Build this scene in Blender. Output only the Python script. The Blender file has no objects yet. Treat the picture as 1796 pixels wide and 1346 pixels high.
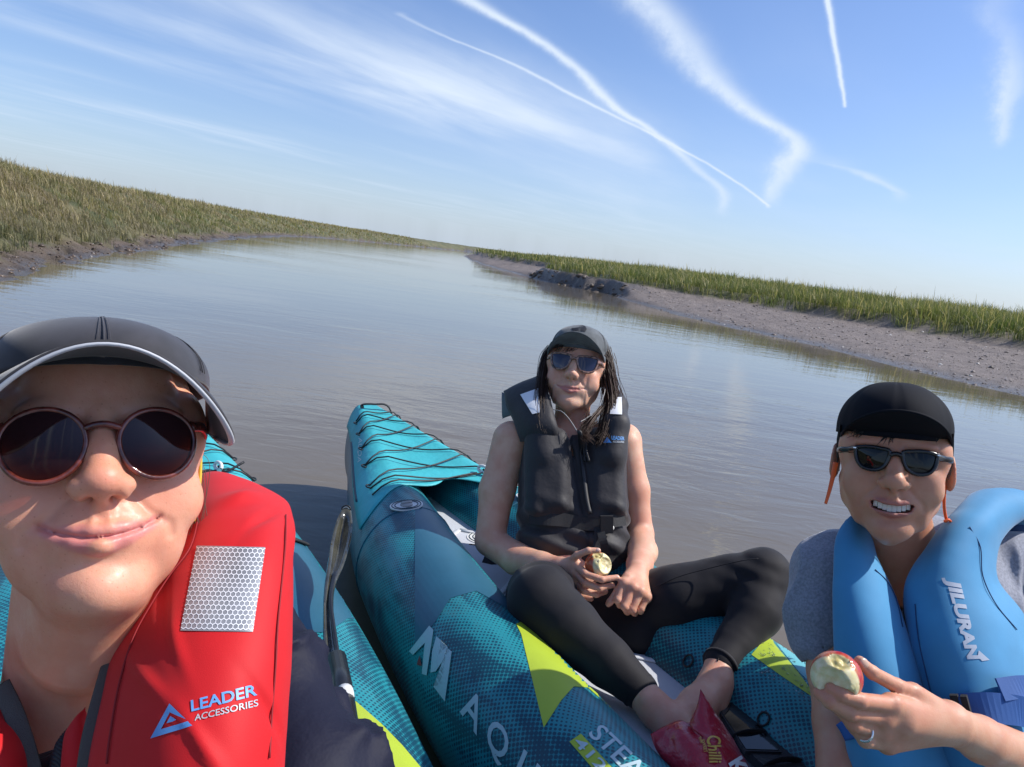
import bpy, bmesh, math, random
import numpy as np
from mathutils import Vector, Matrix, Euler
from mathutils.bvhtree import BVHTree
S = bpy.context.scene
C = S.collection
R = math.radians
rng = np.random.default_rng(7)
random.seed(7)

# ------------------------------------------------------------------ camera
CAM_H = 1.08; FPX = 1250.0; ROLL = R(8.0); PITCH = R(10.2)
_f = np.array([0, math.cos(PITCH), -math.sin(PITCH)])
_u0 = np.array([0, math.sin(PITCH), math.cos(PITCH)]); _r0 = np.array([1., 0, 0])
_rc = math.cos(ROLL)*_r0 + math.sin(ROLL)*_u0
_uc = -math.sin(ROLL)*_r0 + math.cos(ROLL)*_u0
cam_d = bpy.data.cameras.new('camera'); cam = bpy.data.objects.new('camera', cam_d); C.objects.link(cam)
cam_d.sensor_fit = 'HORIZONTAL'; cam_d.sensor_width = 36.0; cam_d.lens = 36.0*FPX/1796.0
cam_d.clip_start = 0.02; cam_d.clip_end = 20000
cam.matrix_world = Matrix(((_rc[0], _uc[0], -_f[0], 0), (_rc[1], _uc[1], -_f[1], 0), (_rc[2], _uc[2], -_f[2], CAM_H), (0, 0, 0, 1)))
S.camera = cam

def ray(px, py): return _f + _rc*((px-898)/FPX) + _uc*((673-py)/FPX)
def W(px, py, d): return np.array([0, 0, CAM_H]) + ray(px, py)*d      # photo position + distance -> place in the world
def onz(px, py, z=0.0):
    r = ray(px, py); return np.array([0, 0, CAM_H]) + r*((z-CAM_H)/r[2])

# ------------------------------------------------------------------ sun, sky
SUN_EL = R(46); SUN_AZ = R(82)       # azimuth measured from +Y towards +X
sd = np.array([math.sin(SUN_AZ)*math.cos(SUN_EL), math.cos(SUN_AZ)*math.cos(SUN_EL), math.sin(SUN_EL)])
sun_d = bpy.data.lights.new('sun', 'SUN'); sun_d.energy = 4.6; sun_d.angle = R(0.53); sun_d.color = (1.0, 0.955, 0.89)
sun = bpy.data.objects.new('sun', sun_d); C.objects.link(sun)
sun.rotation_euler = Vector(-sd).to_track_quat('-Z', 'Y').to_euler()
sun.location = (5, 3, 8)
S.view_settings.view_transform = 'Standard'; S.view_settings.look = 'None'
S.view_settings.gamma = 1.0; S.view_settings.use_curve_mapping = False; S.view_settings.exposure = 0.22
S.render.resolution_x = 1024; S.render.resolution_y = 767
S.render.engine = 'CYCLES'

class NT:
    """tiny helper to write node graphs"""
    def __init__(s, tree): s.t = tree; s.n = tree.nodes; s.l = tree.links
    def add(s, typ, ins=None, **kw):
        n = s.n.new(typ)
        for k, v in kw.items(): setattr(n, k, v)
        if ins:
            for k, v in ins.items():
                i = n.inputs[k]
                if isinstance(v, bpy.types.NodeSocket): s.l.new(v, i)
                else: i.default_value = v
        return n
    def m(s, op, a, b=0.0, c=0.0, clamp=False):
        n = s.add('ShaderNodeMath', {0: a, 1: b, 2: c}, operation=op, use_clamp=clamp); return n.outputs[0]
    def mapr(s, v, a, b, c=0., d=1., typ='SMOOTHSTEP'):
        n = s.add('ShaderNodeMapRange', {'Value': v, 'From Min': a, 'From Max': b, 'To Min': c, 'To Max': d}, interpolation_type=typ); return n.outputs['Result']
    def mix(s, f, a, b, bt='MIX'):
        n = s.add('ShaderNodeMix', data_type='RGBA', blend_type=bt)
        for i, v in ((0, f), (6, a), (7, b)):
            if isinstance(v, bpy.types.NodeSocket): s.l.new(v, n.inputs[i])
            else: n.inputs[i].default_value = v if i == 0 else (*v, 1.0)[:4]
        return n.outputs[2]
    def noise(s, vec, scale, detail=4., rough=0.5, dist=0., out='Fac'):
        ins = {'Scale': scale, 'Detail': detail, 'Roughness': rough, 'Distortion': dist}
        if vec is not None: ins['Vector'] = vec
        return s.add('ShaderNodeTexNoise', ins).outputs[out]

def make_world():
    w = bpy.data.worlds.new('World'); S.world = w; w.use_nodes = True
    t = NT(w.node_tree)
    for n in list(t.n): t.n.remove(n)
    sky = t.add('ShaderNodeTexSky', sky_type='NISHITA', sun_disc=False, sun_elevation=SUN_EL, sun_rotation=SUN_AZ,
                altitude=0.0, air_density=1.0, dust_density=1.2, ozone_density=2.5)
    tc = t.add('ShaderNodeTexCoord').outputs['Generated']
    sep = t.add('ShaderNodeSeparateXYZ', {0: tc}); X, Y, Z = sep.outputs
    Ya = t.m('MAXIMUM', t.m('ABSOLUTE', Y), 0.05)
    a = t.m('DIVIDE', X, Ya); e = t.m('DIVIDE', Z, Ya)         # tangent of azimuth / elevation about north
    Zc = t.m('MAXIMUM', Z, 0.03)
    pv = t.add('ShaderNodeCombineXYZ', {0: t.m('DIVIDE', X, Zc), 1: t.m('DIVIDE', Y, Zc), 2: 0.0}).outputs[0]   # cirrus plane
    ae = t.add('ShaderNodeCombineXYZ', {0: a, 1: e, 2: 0.0}).outputs[0]
    en = t.m('DIVIDE', e, 0.8)
    def AE(px, py):
        r = ray(px, py); return r[0]/r[1], r[2]/r[1]
    wn = t.noise(ae, 9.0, 3.0, 0.55); wn = t.m('SUBTRACT', wn, 0.5)
    wn2 = t.noise(ae, 38.0, 5.0, 0.65); 
    fac = None
    def trail(pts, strength, warp=0.01, wisp=0.5, ext=0.02):
        # pts: (px, py, half width px, opacity)
        nonlocal fac
        P = sorted([(AE(x, y)[1]/0.8, (AE(x, y)[0]+1.2)/2.4, wd/1250., op) for x, y, wd, op in pts])
        def curve(vals):
            n = t.add('ShaderNodeFloatCurve', {'Value': en}); c = n.mapping.curves[0]
            n.mapping.use_clip = False
            c.points[0].location = (P[0][0], vals[0]); c.points[1].location = (P[-1][0], vals[-1])
            for (q, v) in list(zip(P, vals))[1:-1]: c.points.new(q[0], v)
            n.mapping.extend = 'HORIZONTAL'; n.mapping.update(); return n.outputs[0]
        cen = t.m('SUBTRACT', t.m('MULTIPLY', curve([p[1] for p in P]), 2.4), 1.2)
        wid = t.m('MULTIPLY', curve([p[2]*10 for p in P]), 0.1)
        op = curve([p[3] for p in P])
        dlt = t.m('ADD', t.m('ADD', t.m('SUBTRACT', a, cen), t.m('MULTIPLY', wn, warp)), t.m('MULTIPLY', t.m('SUBTRACT', wn2, .5), warp*.9+.004))
        q = t.m('DIVIDE', dlt, wid)
        g = t.m('EXPONENT', t.m('MULTIPLY', t.m('MULTIPLY', q, q), -1.0))
        lo, hi = P[0][0], P[-1][0]
        g = t.m('MULTIPLY', g, t.mapr(en, lo-ext, lo+ext*0.3))
        if AE(*pts[0][:2])[1]/0.8 < 0.38 or hi < 0.36: g = t.m('MULTIPLY', g, t.mapr(en, hi+ext, hi-ext*0.3))
        g = t.m('MULTIPLY', g, t.m('MULTIPLY', op, strength))
        g = t.m('MULTIPLY', g, t.m('ADD', t.m('MULTIPLY', wn2, 2*wisp), 1-wisp))
        fac = g if fac is None else t.m('ADD', fac, g)
    trail([(780, -30, 26, .8), (830, 5, 24, .9), (930, 62, 17, .9), (1010, 120, 14, .85), (1080, 190, 13, .8), (1130, 222, 12, .7), (1185, 262, 14, .65), (1225, 300, 12, .5), (1262, 330, 11, .5), (1268, 366, 10, .25)], 0.95, .012, .35)
    trail([(700, 25, 9, .3), (760, 55, 8, .4), (900, 113, 8, .6), (1010, 170, 8, .65), (1115, 222, 7, .55), (1200, 265, 6, .65), (1270, 305, 5, .75), (1350, 362, 4, .75)], 0.85, .004, .25, .006)
    trail([(1080, -40, 50, .5), (1135, 5, 48, .7), (1185, 60, 42, .7), (1225, 115, 36, .72), (1270, 160, 30, .75), (1330, 205, 27, .78), (1385, 240, 26, .8), (1398, 262, 24, .8), (1378, 290, 22, .7), (1362, 315, 18, .6), (1352, 350, 12, .4)], 1.0, .025, .5, .015)
    trail([(1449, -20, 6, 1.0), (1456, 30, 5, 1.0), (1466, 90, 4.5, .95), (1475, 140, 4, .9), (1482, 187, 3, .75)], 1.1, .002, .2, .004)
    trail([(1740, 20, 30, .2), (1770, 90, 24, .4), (1768, 150, 22, .6), (1762, 190, 18, .65), (1757, 245, 12, .45)], .95, .03, .6, .02)
    trail([(1440, 285, 34, .15), (1500, 300, 30, .4), (1545, 320, 18, .5), (1580, 340, 12, .35)], .8, .02, .6, .02)
    # cirrus veils: stretched noise on the high cloud plane
    mp = t.add('ShaderNodeMapping', {'Vector': pv, 'Rotation': (0, 0, R(60)), 'Scale': (2.6, 0.85, 1)}, vector_type='TEXTURE').outputs[0]
    c1 = t.noise(mp, 0.9, 6.0, 0.55, 0.35)
    c2 = t.noise(t.add('ShaderNodeMapping', {'Vector': pv, 'Rotation': (0, 0, R(58)), 'Scale': (7.0, 3.0, 1), 'Location': (3.1, 1.4, 0)}, vector_type='TEXTURE').outputs[0], 0.8, 3.0, 0.5)
    veil = t.m('MULTIPLY', t.mapr(c1, 0.32, 0.78), t.mapr(c2, 0.42, 0.60))
    left = t.mapr(t.m('SUBTRACT', a, t.m('MULTIPLY', e, -0.55)), 0.34, -0.05)     # more veil on the left, clearer on the right
    veil = t.m('MULTIPLY', t.m('MULTIPLY', veil, t.mapr(e, .02, .12)), t.m('ADD', t.m('MULTIPLY', left, 0.34), 0.08))
    # broad veil band
    u = t.m('ADD', t.m('MULTIPLY', a, 0.24), e)            # runs down to the right
    band = t.m('EXPONENT', t.m('MULTIPLY', t.m('POWER', t.m('DIVIDE', t.m('SUBTRACT', t.m('ADD', u, t.m('MULTIPLY', wn, .05)), 0.172), 0.052), 2.0), -1.0))
    band = t.m('MULTIPLY', band, t.m('MULTIPLY', t.mapr(a, 0.24, 0.08), t.m('ADD', t.m('MULTIPLY', t.mapr(c1, .3, .75), .40), .26)))
    fac = t.m('ADD', fac, t.m('ADD', veil, t.m('MULTIPLY', band, 0.8)))
    hz = t.m('MULTIPLY', t.m('EXPONENT', t.m('MULTIPLY', t.m('MAXIMUM', e, 0.0), -9.0)), t.m('ADD', t.m('MULTIPLY', c1, .25), .42))
    fac = t.m('ADD', fac, hz, clamp=True)
    col = t.mix(1.0, sky.outputs[0], (.90, 1.04, 1.32), 'MULTIPLY')
    col = t.mix(fac, col, (6.0, 6.9, 8.2))
    bg = t.add('ShaderNodeBackground', {'Color': col, 'Strength': 0.11})
    out = t.add('ShaderNodeOutputWorld', {'Surface': bg.outputs[0]})
make_world()
# ------------------------------------------------------------------ scene helpers
def empty(name, loc, label=None, cat=None, group=None, rot=None):
    o = bpy.data.objects.new(name, None); C.objects.link(o); o.location = loc
    o.empty_display_size = 0.1
    if rot is not None: o.rotation_euler = rot
    if label: o['label'] = label
    if cat: o['category'] = cat
    if group: o['group'] = group
    return o
def tag(o, label=None, cat=None, group=None, kind=None):
    for k, v in (('label', label), ('category', cat), ('group', group), ('kind', kind)):
        if v: o[k] = v
    return o
def smooth(me): me.polygons.foreach_set('use_smooth', np.ones(len(me.polygons), bool))
def mesh_np(name, V, Fq, mat=None, parent=None, smooth_=True):
    """mesh from numpy verts and an (n,3|4) face array, vertices in world space"""
    me = bpy.data.meshes.new(name); V = np.asarray(V, float); Fq = np.asarray(Fq)
    me.vertices.add(len(V)); me.vertices.foreach_set('co', V.ravel())
    k = Fq.shape[1]; me.loops.add(Fq.size); me.loops.foreach_set('vertex_index', Fq.ravel().astype(np.int32))
    me.polygons.add(len(Fq)); me.polygons.foreach_set('loop_start', np.arange(0, Fq.size, k, dtype=np.int32))
    me.update(calc_edges=True)
    if smooth_: smooth(me)
    if mat: me.materials.append(mat)
    return link(name, me, parent)
def link(name, me, parent=None):
    o = bpy.data.objects.new(name, me); C.objects.link(o)
    if parent is not None: put(o, parent)
    return o
def put(o, parent):
    """parent o, keeping it where it is in the world"""
    bpy.context.view_layer.update()
    o.parent = parent; o.matrix_parent_inverse = parent.matrix_world.inverted()
def py_mesh(name, V, Fs, mat=None, parent=None, smooth_=True):
    me = bpy.data.meshes.new(name); me.from_pydata([tuple(map(float, v)) for v in V], [], [tuple(map(int, f)) for f in Fs]); me.update()
    if smooth_: smooth(me)
    if mat: me.materials.append(mat)
    return link(name, me, parent)
def nrm(v): v = np.asarray(v, float); return v/max(1e-9, np.linalg.norm(v))
def catmull(P, n=8):
    P = np.asarray(P, float); Q = np.vstack([2*P[0]-P[1], P, 2*P[-1]-P[-2]]); out = []
    for i in range(1, len(Q)-2):
        p0, p1, p2, p3 = Q[i-1], Q[i], Q[i+1], Q[i+2]
        for t in np.linspace(0, 1, n, endpoint=False):
            out.append(0.5*((2*p1)+(-p0+p2)*t+(2*p0-5*p1+4*p2-p3)*t*t+(-p0+3*p1-3*p2+p3)*t**3))
    out.append(P[-1]); return np.array(out)
def tube(P, r, seg=10, up=(0, 0, 1), flat=1.0, cap=True):
    """swept tube: returns verts, faces. r scalar or per point; flat squashes along the up side"""
    P = np.asarray(P, float); n = len(P); r = np.broadcast_to(np.asarray(r, float), (n,))
    T = np.gradient(P, axis=0); T /= np.linalg.norm(T, axis=1)[:, None]+1e-12
    V = []; a = np.linspace(0, 2*np.pi, seg, endpoint=False)
    u = np.asarray(up, float)
    for i in range(n):
        s = np.cross(T[i], u)
        if np.linalg.norm(s) < 1e-4: s = np.cross(T[i], (1, 0, .1))
        s = nrm(s); b = nrm(np.cross(s, T[i]))
        V.append(P[i]+r[i]*(np.cos(a)[:, None]*s+flat*np.sin(a)[:, None]*b))
    V = np.vstack(V); F = []
    for i in range(n-1):
        for j in range(seg):
            k = (j+1) % seg; F.append((i*seg+j, i*seg+k, (i+1)*seg+k, (i+1)*seg+j))
    if cap:
        F.append(tuple(range(seg))[::-1]); F.append(tuple((n-1)*seg+j for j in range(seg)))
    return V, F
class MB:
    def __init__(s): s.V = []; s.F = []; s.n = 0
    def add(s, V, F):
        s.V.append(np.asarray(V, float)); s.F += [tuple(i+s.n for i in f) for f in F]; s.n += len(V); return s
    def tube(s, *a, **k): return s.add(*tube(*a, **k))
    def box(s, c, ax, half):
        c = np.asarray(c, float); ax = np.asarray(ax, float); V = []
        for i in (-1, 1):
            for j in (-1, 1):
                for k in (-1, 1): V.append(c+ax[0]*half[0]*i+ax[1]*half[1]*j+ax[2]*half[2]*k)
        F = [(0, 1, 3, 2), (4, 6, 7, 5), (0, 4, 5, 1), (2, 3, 7, 6), (0, 2, 6, 4), (1, 5, 7, 3)]
        return s.add(V, F)
    def build(s, name, mat=None, parent=None, sm=True): return py_mesh(name, np.vstack(s.V), s.F, mat, parent, sm)
def thin_sheet(V, F, thick, normal=None):
    """give an open sheet thickness: duplicates along vertex normals"""
    V = np.asarray(V, float); N = np.zeros_like(V)
    for f in F:
        p = V[list(f)]; n = np.cross(p[1]-p[0], p[-1]-p[0])
        for i in f: N[i] += n
    N /= np.linalg.norm(N, axis=1)[:, None]+1e-12
    n = len(V); V2 = np.vstack([V, V-N*thick]); F2 = list(F)+[tuple(i+n for i in f[::-1]) for f in F]
    ed = {}
    for f in F:
        for i in range(len(f)):
            a, b = f[i], f[(i+1) % len(f)]; ed[(a, b)] = 1
    for (a, b) in list(ed):
        if (b, a) not in ed: F2.append((b, a, a+n, b+n))
    return V2, F2
def grid_faces(nu, nv, wrap=False):
    F = []
    for i in range(nu-1):
        for j in range(nv if wrap else nv-1):
            k = (j+1) % nv; F.append((i*nv+j, i*nv+k, (i+1)*nv+k, (i+1)*nv+j))
    return F

# ------------------------------------------------------------------ smooth value noise in numpy
def _hash(i, j, k, seed):
    n = (i*374761393 + j*668265263 + k*2147483647 + seed*974634777) & 0xffffffff
    n = ((n ^ (n >> 13))*1274126177) & 0xffffffff
    return ((n ^ (n >> 16)) & 0xffff)/32767.5-1.0
def vnoise(P, seed=0):
    P = np.asarray(P, float); I = np.floor(P).astype(np.int64); f = P-I; f = f*f*(3-2*f)
    r = 0
    for di in (0, 1):
        for dj in (0, 1):
            for dk in (0, 1):
                w = (f[..., 0] if di else 1-f[..., 0])*(f[..., 1] if dj else 1-f[..., 1])*(f[..., 2] if dk else 1-f[..., 2])
                r = r + w*_hash(I[..., 0]+di, I[..., 1]+dj, I[..., 2]+dk, seed)
    return r
def fbm(P, oct=4, seed=0):
    r = 0; a = 0.5; P = np.asarray(P, float)
    for o in range(oct): r = r+a*vnoise(P, seed+o); P = P*2.03+17.1; a *= 0.5
    return r

# ------------------------------------------------------------------ implicit modelling: smooth solids meshed with surface nets
class Solid:
    def __init__(s): s.ops = []
    def _add(s, fn, lo, hi, k, mode='u'):
        s.ops.append((fn, np.asarray(lo, float)-k-0.002, np.asarray(hi, float)+k+0.002, k, mode)); return s
    def cap(s, a, b, ra, rb=None, k=0.01, mode='u'):
        """tapered limb between a and b"""
        a = np.asarray(a, float); b = np.asarray(b, float); rb = ra if rb is None else rb
        ab = b-a; L2 = ab@ab+1e-12
        def fn(P):
            t = np.clip(((P-a)@ab)/L2, 0, 1); return np.linalg.norm(P-a-t[..., None]*ab, axis=-1)-(ra+(rb-ra)*t)
        r = max(ra, rb); return s._add(fn, np.minimum(a, b)-r, np.maximum(a, b)+r, k, mode)
    def chain(s, pts, rs, k=0.01, mode='u'):
        for i in range(len(pts)-1): s.cap(pts[i], pts[i+1], rs[i], rs[i+1], k if i else k, mode)
        return s
    def ell(s, c, r, M=None, k=0.01, mode='u'):
        c = np.asarray(c, float); r = np.asarray(r, float)*np.ones(3); M = np.eye(3) if M is None else np.asarray(M, float)   # rows = axes
        def fn(P):
            q = (P-c)@M.T; k0 = np.linalg.norm(q/r, axis=-1); k1 = np.linalg.norm(q/(r*r), axis=-1)
            return np.where(k1 > 1e-9, k0*(k0-1.0)/(k1+1e-12), -r.min())
        e = np.abs(M.T)@r; return s._add(fn, c-e, c+e, k, mode)
    def box(s, c, h, M=None, rd=0.01, k=0.01, mode='u'):
        c = np.asarray(c, float); h = np.asarray(h, float); M = np.eye(3) if M is None else np.asarray(M, float)
        def fn(P):
            q = np.abs((P-c)@M.T)-(h-rd); return np.linalg.norm(np.maximum(q, 0), axis=-1)+np.minimum(q.max(-1), 0)-rd
        e = np.abs(M.T)@h; return s._add(fn, c-e, c+e, k, mode)
    def field(s, fn, lo, hi, k=0.0, mode='u'): return s._add(fn, lo, hi, k, mode)
    def warp(s, fn, lo, hi): return s._add(fn, lo, hi, 0.0, 'd')     # adds fn(P) to the distance
    def value(s, P, lo, hi):
        d = None
        for fn, l, h, k, mode in s.ops:
            if np.any(l > hi) or np.any(h < lo): continue
            if d is None:
                if mode != 'u': continue
                d = fn(P); continue
            v = fn(P)
            if mode == 'd': d = d+v; continue
            if mode == 'u':
                if k > 0: hh = np.maximum(k-np.abs(d-v), 0)/k; d = np.minimum(d, v)-hh*hh*hh*k/6
                else: d = np.minimum(d, v)
            elif mode == 's':      # subtract
                v = -v
                if k > 0: hh = np.maximum(k-np.abs(d-v), 0)/k; d = np.maximum(d, v)+hh*hh*hh*k/6
                else: d = np.maximum(d, v)
            elif mode == 'i':
                if k > 0: hh = np.maximum(k-np.abs(d-v), 0)/k; d = np.maximum(d, v)+hh*hh*hh*k/6
                else: d = np.maximum(d, v)
        return d
    def mesh(s, h, xf=None, B=20, clip=None):
        us = [o for o in s.ops if o[4] == 'u']
        lo = np.min([o[1] for o in us], axis=0)-2*h; hi = np.max([o[2] for o in us], axis=0)+2*h
        if clip is not None: lo = np.maximum(lo, clip[0]); hi = np.minimum(hi, clip[1])
        nb = np.ceil((hi-lo)/(h*B)).astype(int)
        ids = []; vs = []; quads = []
        big = (np.array(nb)+2)*B+4
        def gid(I): return (I[..., 0]*big[1]+I[..., 1])*big[2]+I[..., 2]
        G = np.stack(np.meshgrid(np.arange(B+1), np.arange(B+1), np.arange(B+1), indexing='ij'), -1)
        for bx in range(nb[0]):
            for by in range(nb[1]):
                for bz in range(nb[2]):
                    o = np.array([bx, by, bz])*B; l = lo+o*h; u = l+B*h
                    if not any(np.all(q[1] <= u) and np.all(q[2] >= l) for q in us): continue
                    c = ((l+u)/2)[None, :]; dc = s.value(c, l, u)
                    if dc is None or abs(dc[0]) > B*h*1.35+0.02: continue
                    P = lo+(o+G)*h; D = s.value(P, l, u)
                    if D is None: continue
                    ins = D < 0
                    if ins.all() or not ins.any(): continue
                    c8 = [D[i:B+i, j:B+j, k:B+k] for i in (0, 1) for j in (0, 1) for k in (0, 1)]
                    cnt = sum((q < 0).astype(np.int8) for q in c8); act = (cnt > 0) & (cnt < 8)
                    I = np.argwhere(act)
                    if not len(I): continue
                    corner = np.array([(i, j, k) for i in (0, 1) for j in (0, 1) for k in (0, 1)])
                    dv = np.stack([q[act] for q in c8], 1)
                    acc = np.zeros((len(I), 3)); w = np.zeros(len(I))
                    for a_ in range(8):
                        for b_ in range(a_+1, 8):
                            if np.abs(corner[a_]-corner[b_]).sum() != 1: continue
                            da, db = dv[:, a_], dv[:, b_]; cr = (da < 0) != (db < 0)
                            t = np.where(cr, da/(da-db+1e-20*np.sign(da-db+1e-30)), 0)
                            acc += np.where(cr[:, None], corner[a_]+(corner[b_]-corner[a_])*t[:, None], 0); w += cr
                    vs.append(lo+(o+I+acc/w[:, None])*h); ids.append(gid(I+o+1))
                    for ax in range(3):
                        sl = [slice(0, B)]*3; sh = [slice(0, B)]*3; sh[ax] = slice(1, B+1)
                        A_ = ins[tuple(sl)]; B_ = ins[tuple(sh)]; E = np.argwhere(A_ != B_)
                        if not len(E): continue
                        a1, a2 = (ax+1) % 3, (ax+2) % 3; e1 = np.eye(3, dtype=int)[a1]; e2 = np.eye(3, dtype=int)[a2]
                        g = E+o+1; q = np.stack([gid(g-e1-e2), gid(g-e2), gid(g), gid(g-e1)], 1)
                        flip = ~A_[tuple(E.T)]; q[flip] = q[flip][:, ::-1]; quads.append(q)
        ids = np.concatenate(ids); vs = np.concatenate(vs); Q = np.concatenate(quads)
        order = np.argsort(ids); ids = ids[order]; vs = vs[order]
        miss = np.setdiff1d(Q.ravel(), ids)
        if len(miss):
            I = np.stack([miss//(big[1]*big[2]), (miss//big[2]) % big[1], miss % big[2]], 1)-1
            if clip is not None: miss = miss[:0]; I = I[:0]
            ids = np.concatenate([ids, miss]); vs = np.concatenate([vs, lo+(I+.5)*h]); order = np.argsort(ids); ids = ids[order]; vs = vs[order]
        m = np.searchsorted(ids, Q); m = np.clip(m, 0, len(ids)-1); ok = (ids[m] == Q).all(1); m = m[ok]
        if xf is not None: vs = vs@np.asarray(xf)[:3, :3].T+np.asarray(xf)[:3, 3]
        return vs, m
    def build(s, name, h, mat=None, parent=None, xf=None, clip=None):
        V, Q = s.mesh(h, xf, clip=clip); o = mesh_np(name, V, Q, mat, parent); return o

def frame(x=None, y=None, z=None):
    """rows = local axes; give two, third follows"""
    if z is not None and x is not None: z = nrm(z); x = nrm(np.asarray(x)-z*(np.dot(x, z))); y = np.cross(z, x)
    elif z is not None and y is not None: z = nrm(z); y = nrm(np.asarray(y)-z*(np.dot(y, z))); x = np.cross(y, z)
    elif x is not None and y is not None: x = nrm(x); y = nrm(np.asarray(y)-x*(np.dot(x, y))); z = np.cross(x, y)
    return np.array([x, y, z])
def vcol(o, name, vals, dom='POINT'):
    at = o.data.color_attributes.new(name, 'FLOAT_COLOR', dom) if name not in o.data.color_attributes else o.data.color_attributes[name]
    v = np.ones((len(vals), 4), np.float32); v[:, :vals.shape[1]] = vals; at.data.foreach_set('color', v.ravel())
def fattr(o, name, vals):
    at = o.data.attributes.new(name, 'FLOAT', 'POINT'); at.data.foreach_set('value', np.asarray(vals, np.float32).ravel())
def verts(o):
    v = np.empty(len(o.data.vertices)*3); o.data.vertices.foreach_get('co', v); v = v.reshape(-1, 3)
    return v
def bvh(*objs):
    """BVH of objects in world space (they are all modelled in world coordinates)"""
    V = []; Fs = []; n = 0
    for o in objs:
        v = verts(o); M = np.array(o.matrix_world); v = v@M[:3, :3].T+M[:3, 3]; V.append(v)
        Fs += [tuple(i+n for i in p.vertices) for p in o.data.polygons]; n += len(v)
    return BVHTree.FromPolygons([Vector(p) for p in np.vstack(V)], Fs)
CAMP = Vector((0, 0, CAM_H))

def text_mesh(txt, res=3, bold=0.0, shear=0.0, space=1.0):
    """flat lettering with the built-in font: verts (x,y), faces; size 1"""
    cu = bpy.data.curves.new('t', 'FONT'); cu.body = txt; cu.resolution_u = res; cu.offset = bold; cu.shear = shear; cu.space_character = space
    ob = bpy.data.objects.new('t', cu); C.objects.link(ob); bpy.context.view_layer.update()
    me = bpy.data.meshes.new_from_object(ob.evaluated_get(bpy.context.evaluated_depsgraph_get()))
    V = np.array([v.co[:2] for v in me.vertices]); Fs = [tuple(p.vertices) for p in me.polygons]
    bpy.data.objects.remove(ob); bpy.data.curves.remove(cu); bpy.data.meshes.remove(me)
    lo = V.min(0); hi = V.max(0); return (V-lo)/(hi-lo), Fs       # normalised to the unit square, y up
def subdiv2d(V, Fs, n):
    bm = bmesh.new(); vs = [bm.verts.new((x, y, 0)) for x, y in V]
    for f in Fs:
        try: bm.faces.new([vs[i] for i in f])
        except ValueError: pass
    bmesh.ops.triangulate(bm, faces=bm.faces[:])
    for _ in range(n): 
        L = [e for e in bm.edges if e.calc_length() > 0.05]
        if not L: break
        bmesh.ops.subdivide_edges(bm, edges=L, cuts=1); bmesh.ops.triangulate(bm, faces=bm.faces[:])
    bm.verts.index_update(); V = np.array([v.co[:2] for v in bm.verts]); Fs = [tuple(v.index for v in f.verts) for f in bm.faces]; bm.free(); return V, Fs
def homog(q):
    """unit square (0,0)(1,0)(1,1)(0,1) -> 4 photo positions"""
    A = []; b = []
    for (u, v), (x, y) in zip([(0, 0), (1, 0), (1, 1), (0, 1)], q):
        A.append([u, v, 1, 0, 0, 0, -u*x, -v*x]); b.append(x); A.append([0, 0, 0, u, v, 1, -u*y, -v*y]); b.append(y)
    h = np.linalg.solve(np.array(A, float), np.array(b, float)); Hm = np.append(h, 1).reshape(3, 3)
    def fn(P): q = np.c_[P, np.ones(len(P))]@Hm.T; return q[:, :2]/q[:, 2:]
    return fn
def decal(name, V2, Fs, tree, mat, parent, off=0.0012, thick=0.0006, maxd=30):
    """print laid on a surface: outline points given in photo positions are found on the real surface"""
    P = []; ok = []
    for x, y in V2:
        d = Vector(ray(x, y)).normalized(); loc, n, i, t = tree.ray_cast(CAMP, d, maxd)
        if loc is None: P.append((0, 0, 0)); ok.append(False); continue
        if n.dot(d) > 0: n = -n
        P.append(np.array(loc+n*off)); ok.append(True)
    Fs = [f for f in Fs if all(ok[i] for i in f)]
    if not Fs: return None
    Pn = np.array([np.array(p) for p in P]); 
    dd = np.linalg.norm(Pn-np.array(CAMP), axis=1)
    Fs = [f for f in Fs if max(dd[list(f)])-min(dd[list(f)]) < 0.06]
    used = sorted({i for f in Fs for i in f}); mp = {u: i for i, u in enumerate(used)}
    return py_mesh(name, Pn[used], [tuple(mp[i] for i in f) for f in Fs], mat, parent)
def quad_text(name, txt, quad, tree, mat, parent, sub=2, bold=0.0, shear=0.0, off=0.0012, space=1.0):
    """quad = photo positions of bottom-left, bottom-right, top-right, top-left of the text block"""
    V, Fs = text_mesh(txt, 3, bold, shear, space); V, Fs = subdiv2d(V, Fs, sub+1); return decal(name, homog(quad)(V), Fs, tree, mat, parent, off)
def poly_px(name, poly, tree, mat, parent, off=0.001, n=5, step=0.03, clean=True):
    P = np.asarray(poly, float); lo = P.min(0); s = (P.max(0)-lo).max(); V = (P-lo)/s
    bm = bmesh.new(); vs = [bm.verts.new((x, y, 0)) for x, y in V]; bm.faces.new(vs); bmesh.ops.triangulate(bm, faces=bm.faces[:])
    for _ in range(n+3):
        L = [e for e in bm.edges if e.calc_length() > step]
        if not L: break
        bmesh.ops.subdivide_edges(bm, edges=L, cuts=1); bmesh.ops.triangulate(bm, faces=bm.faces[:])
    bm.verts.index_update(); V = np.array([v.co[:2] for v in bm.verts])*s+lo; Fs = [tuple(v.index for v in f.verts) for f in bm.faces]; bm.free()
    return decal(name, V, Fs, tree, mat, parent, off)

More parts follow.
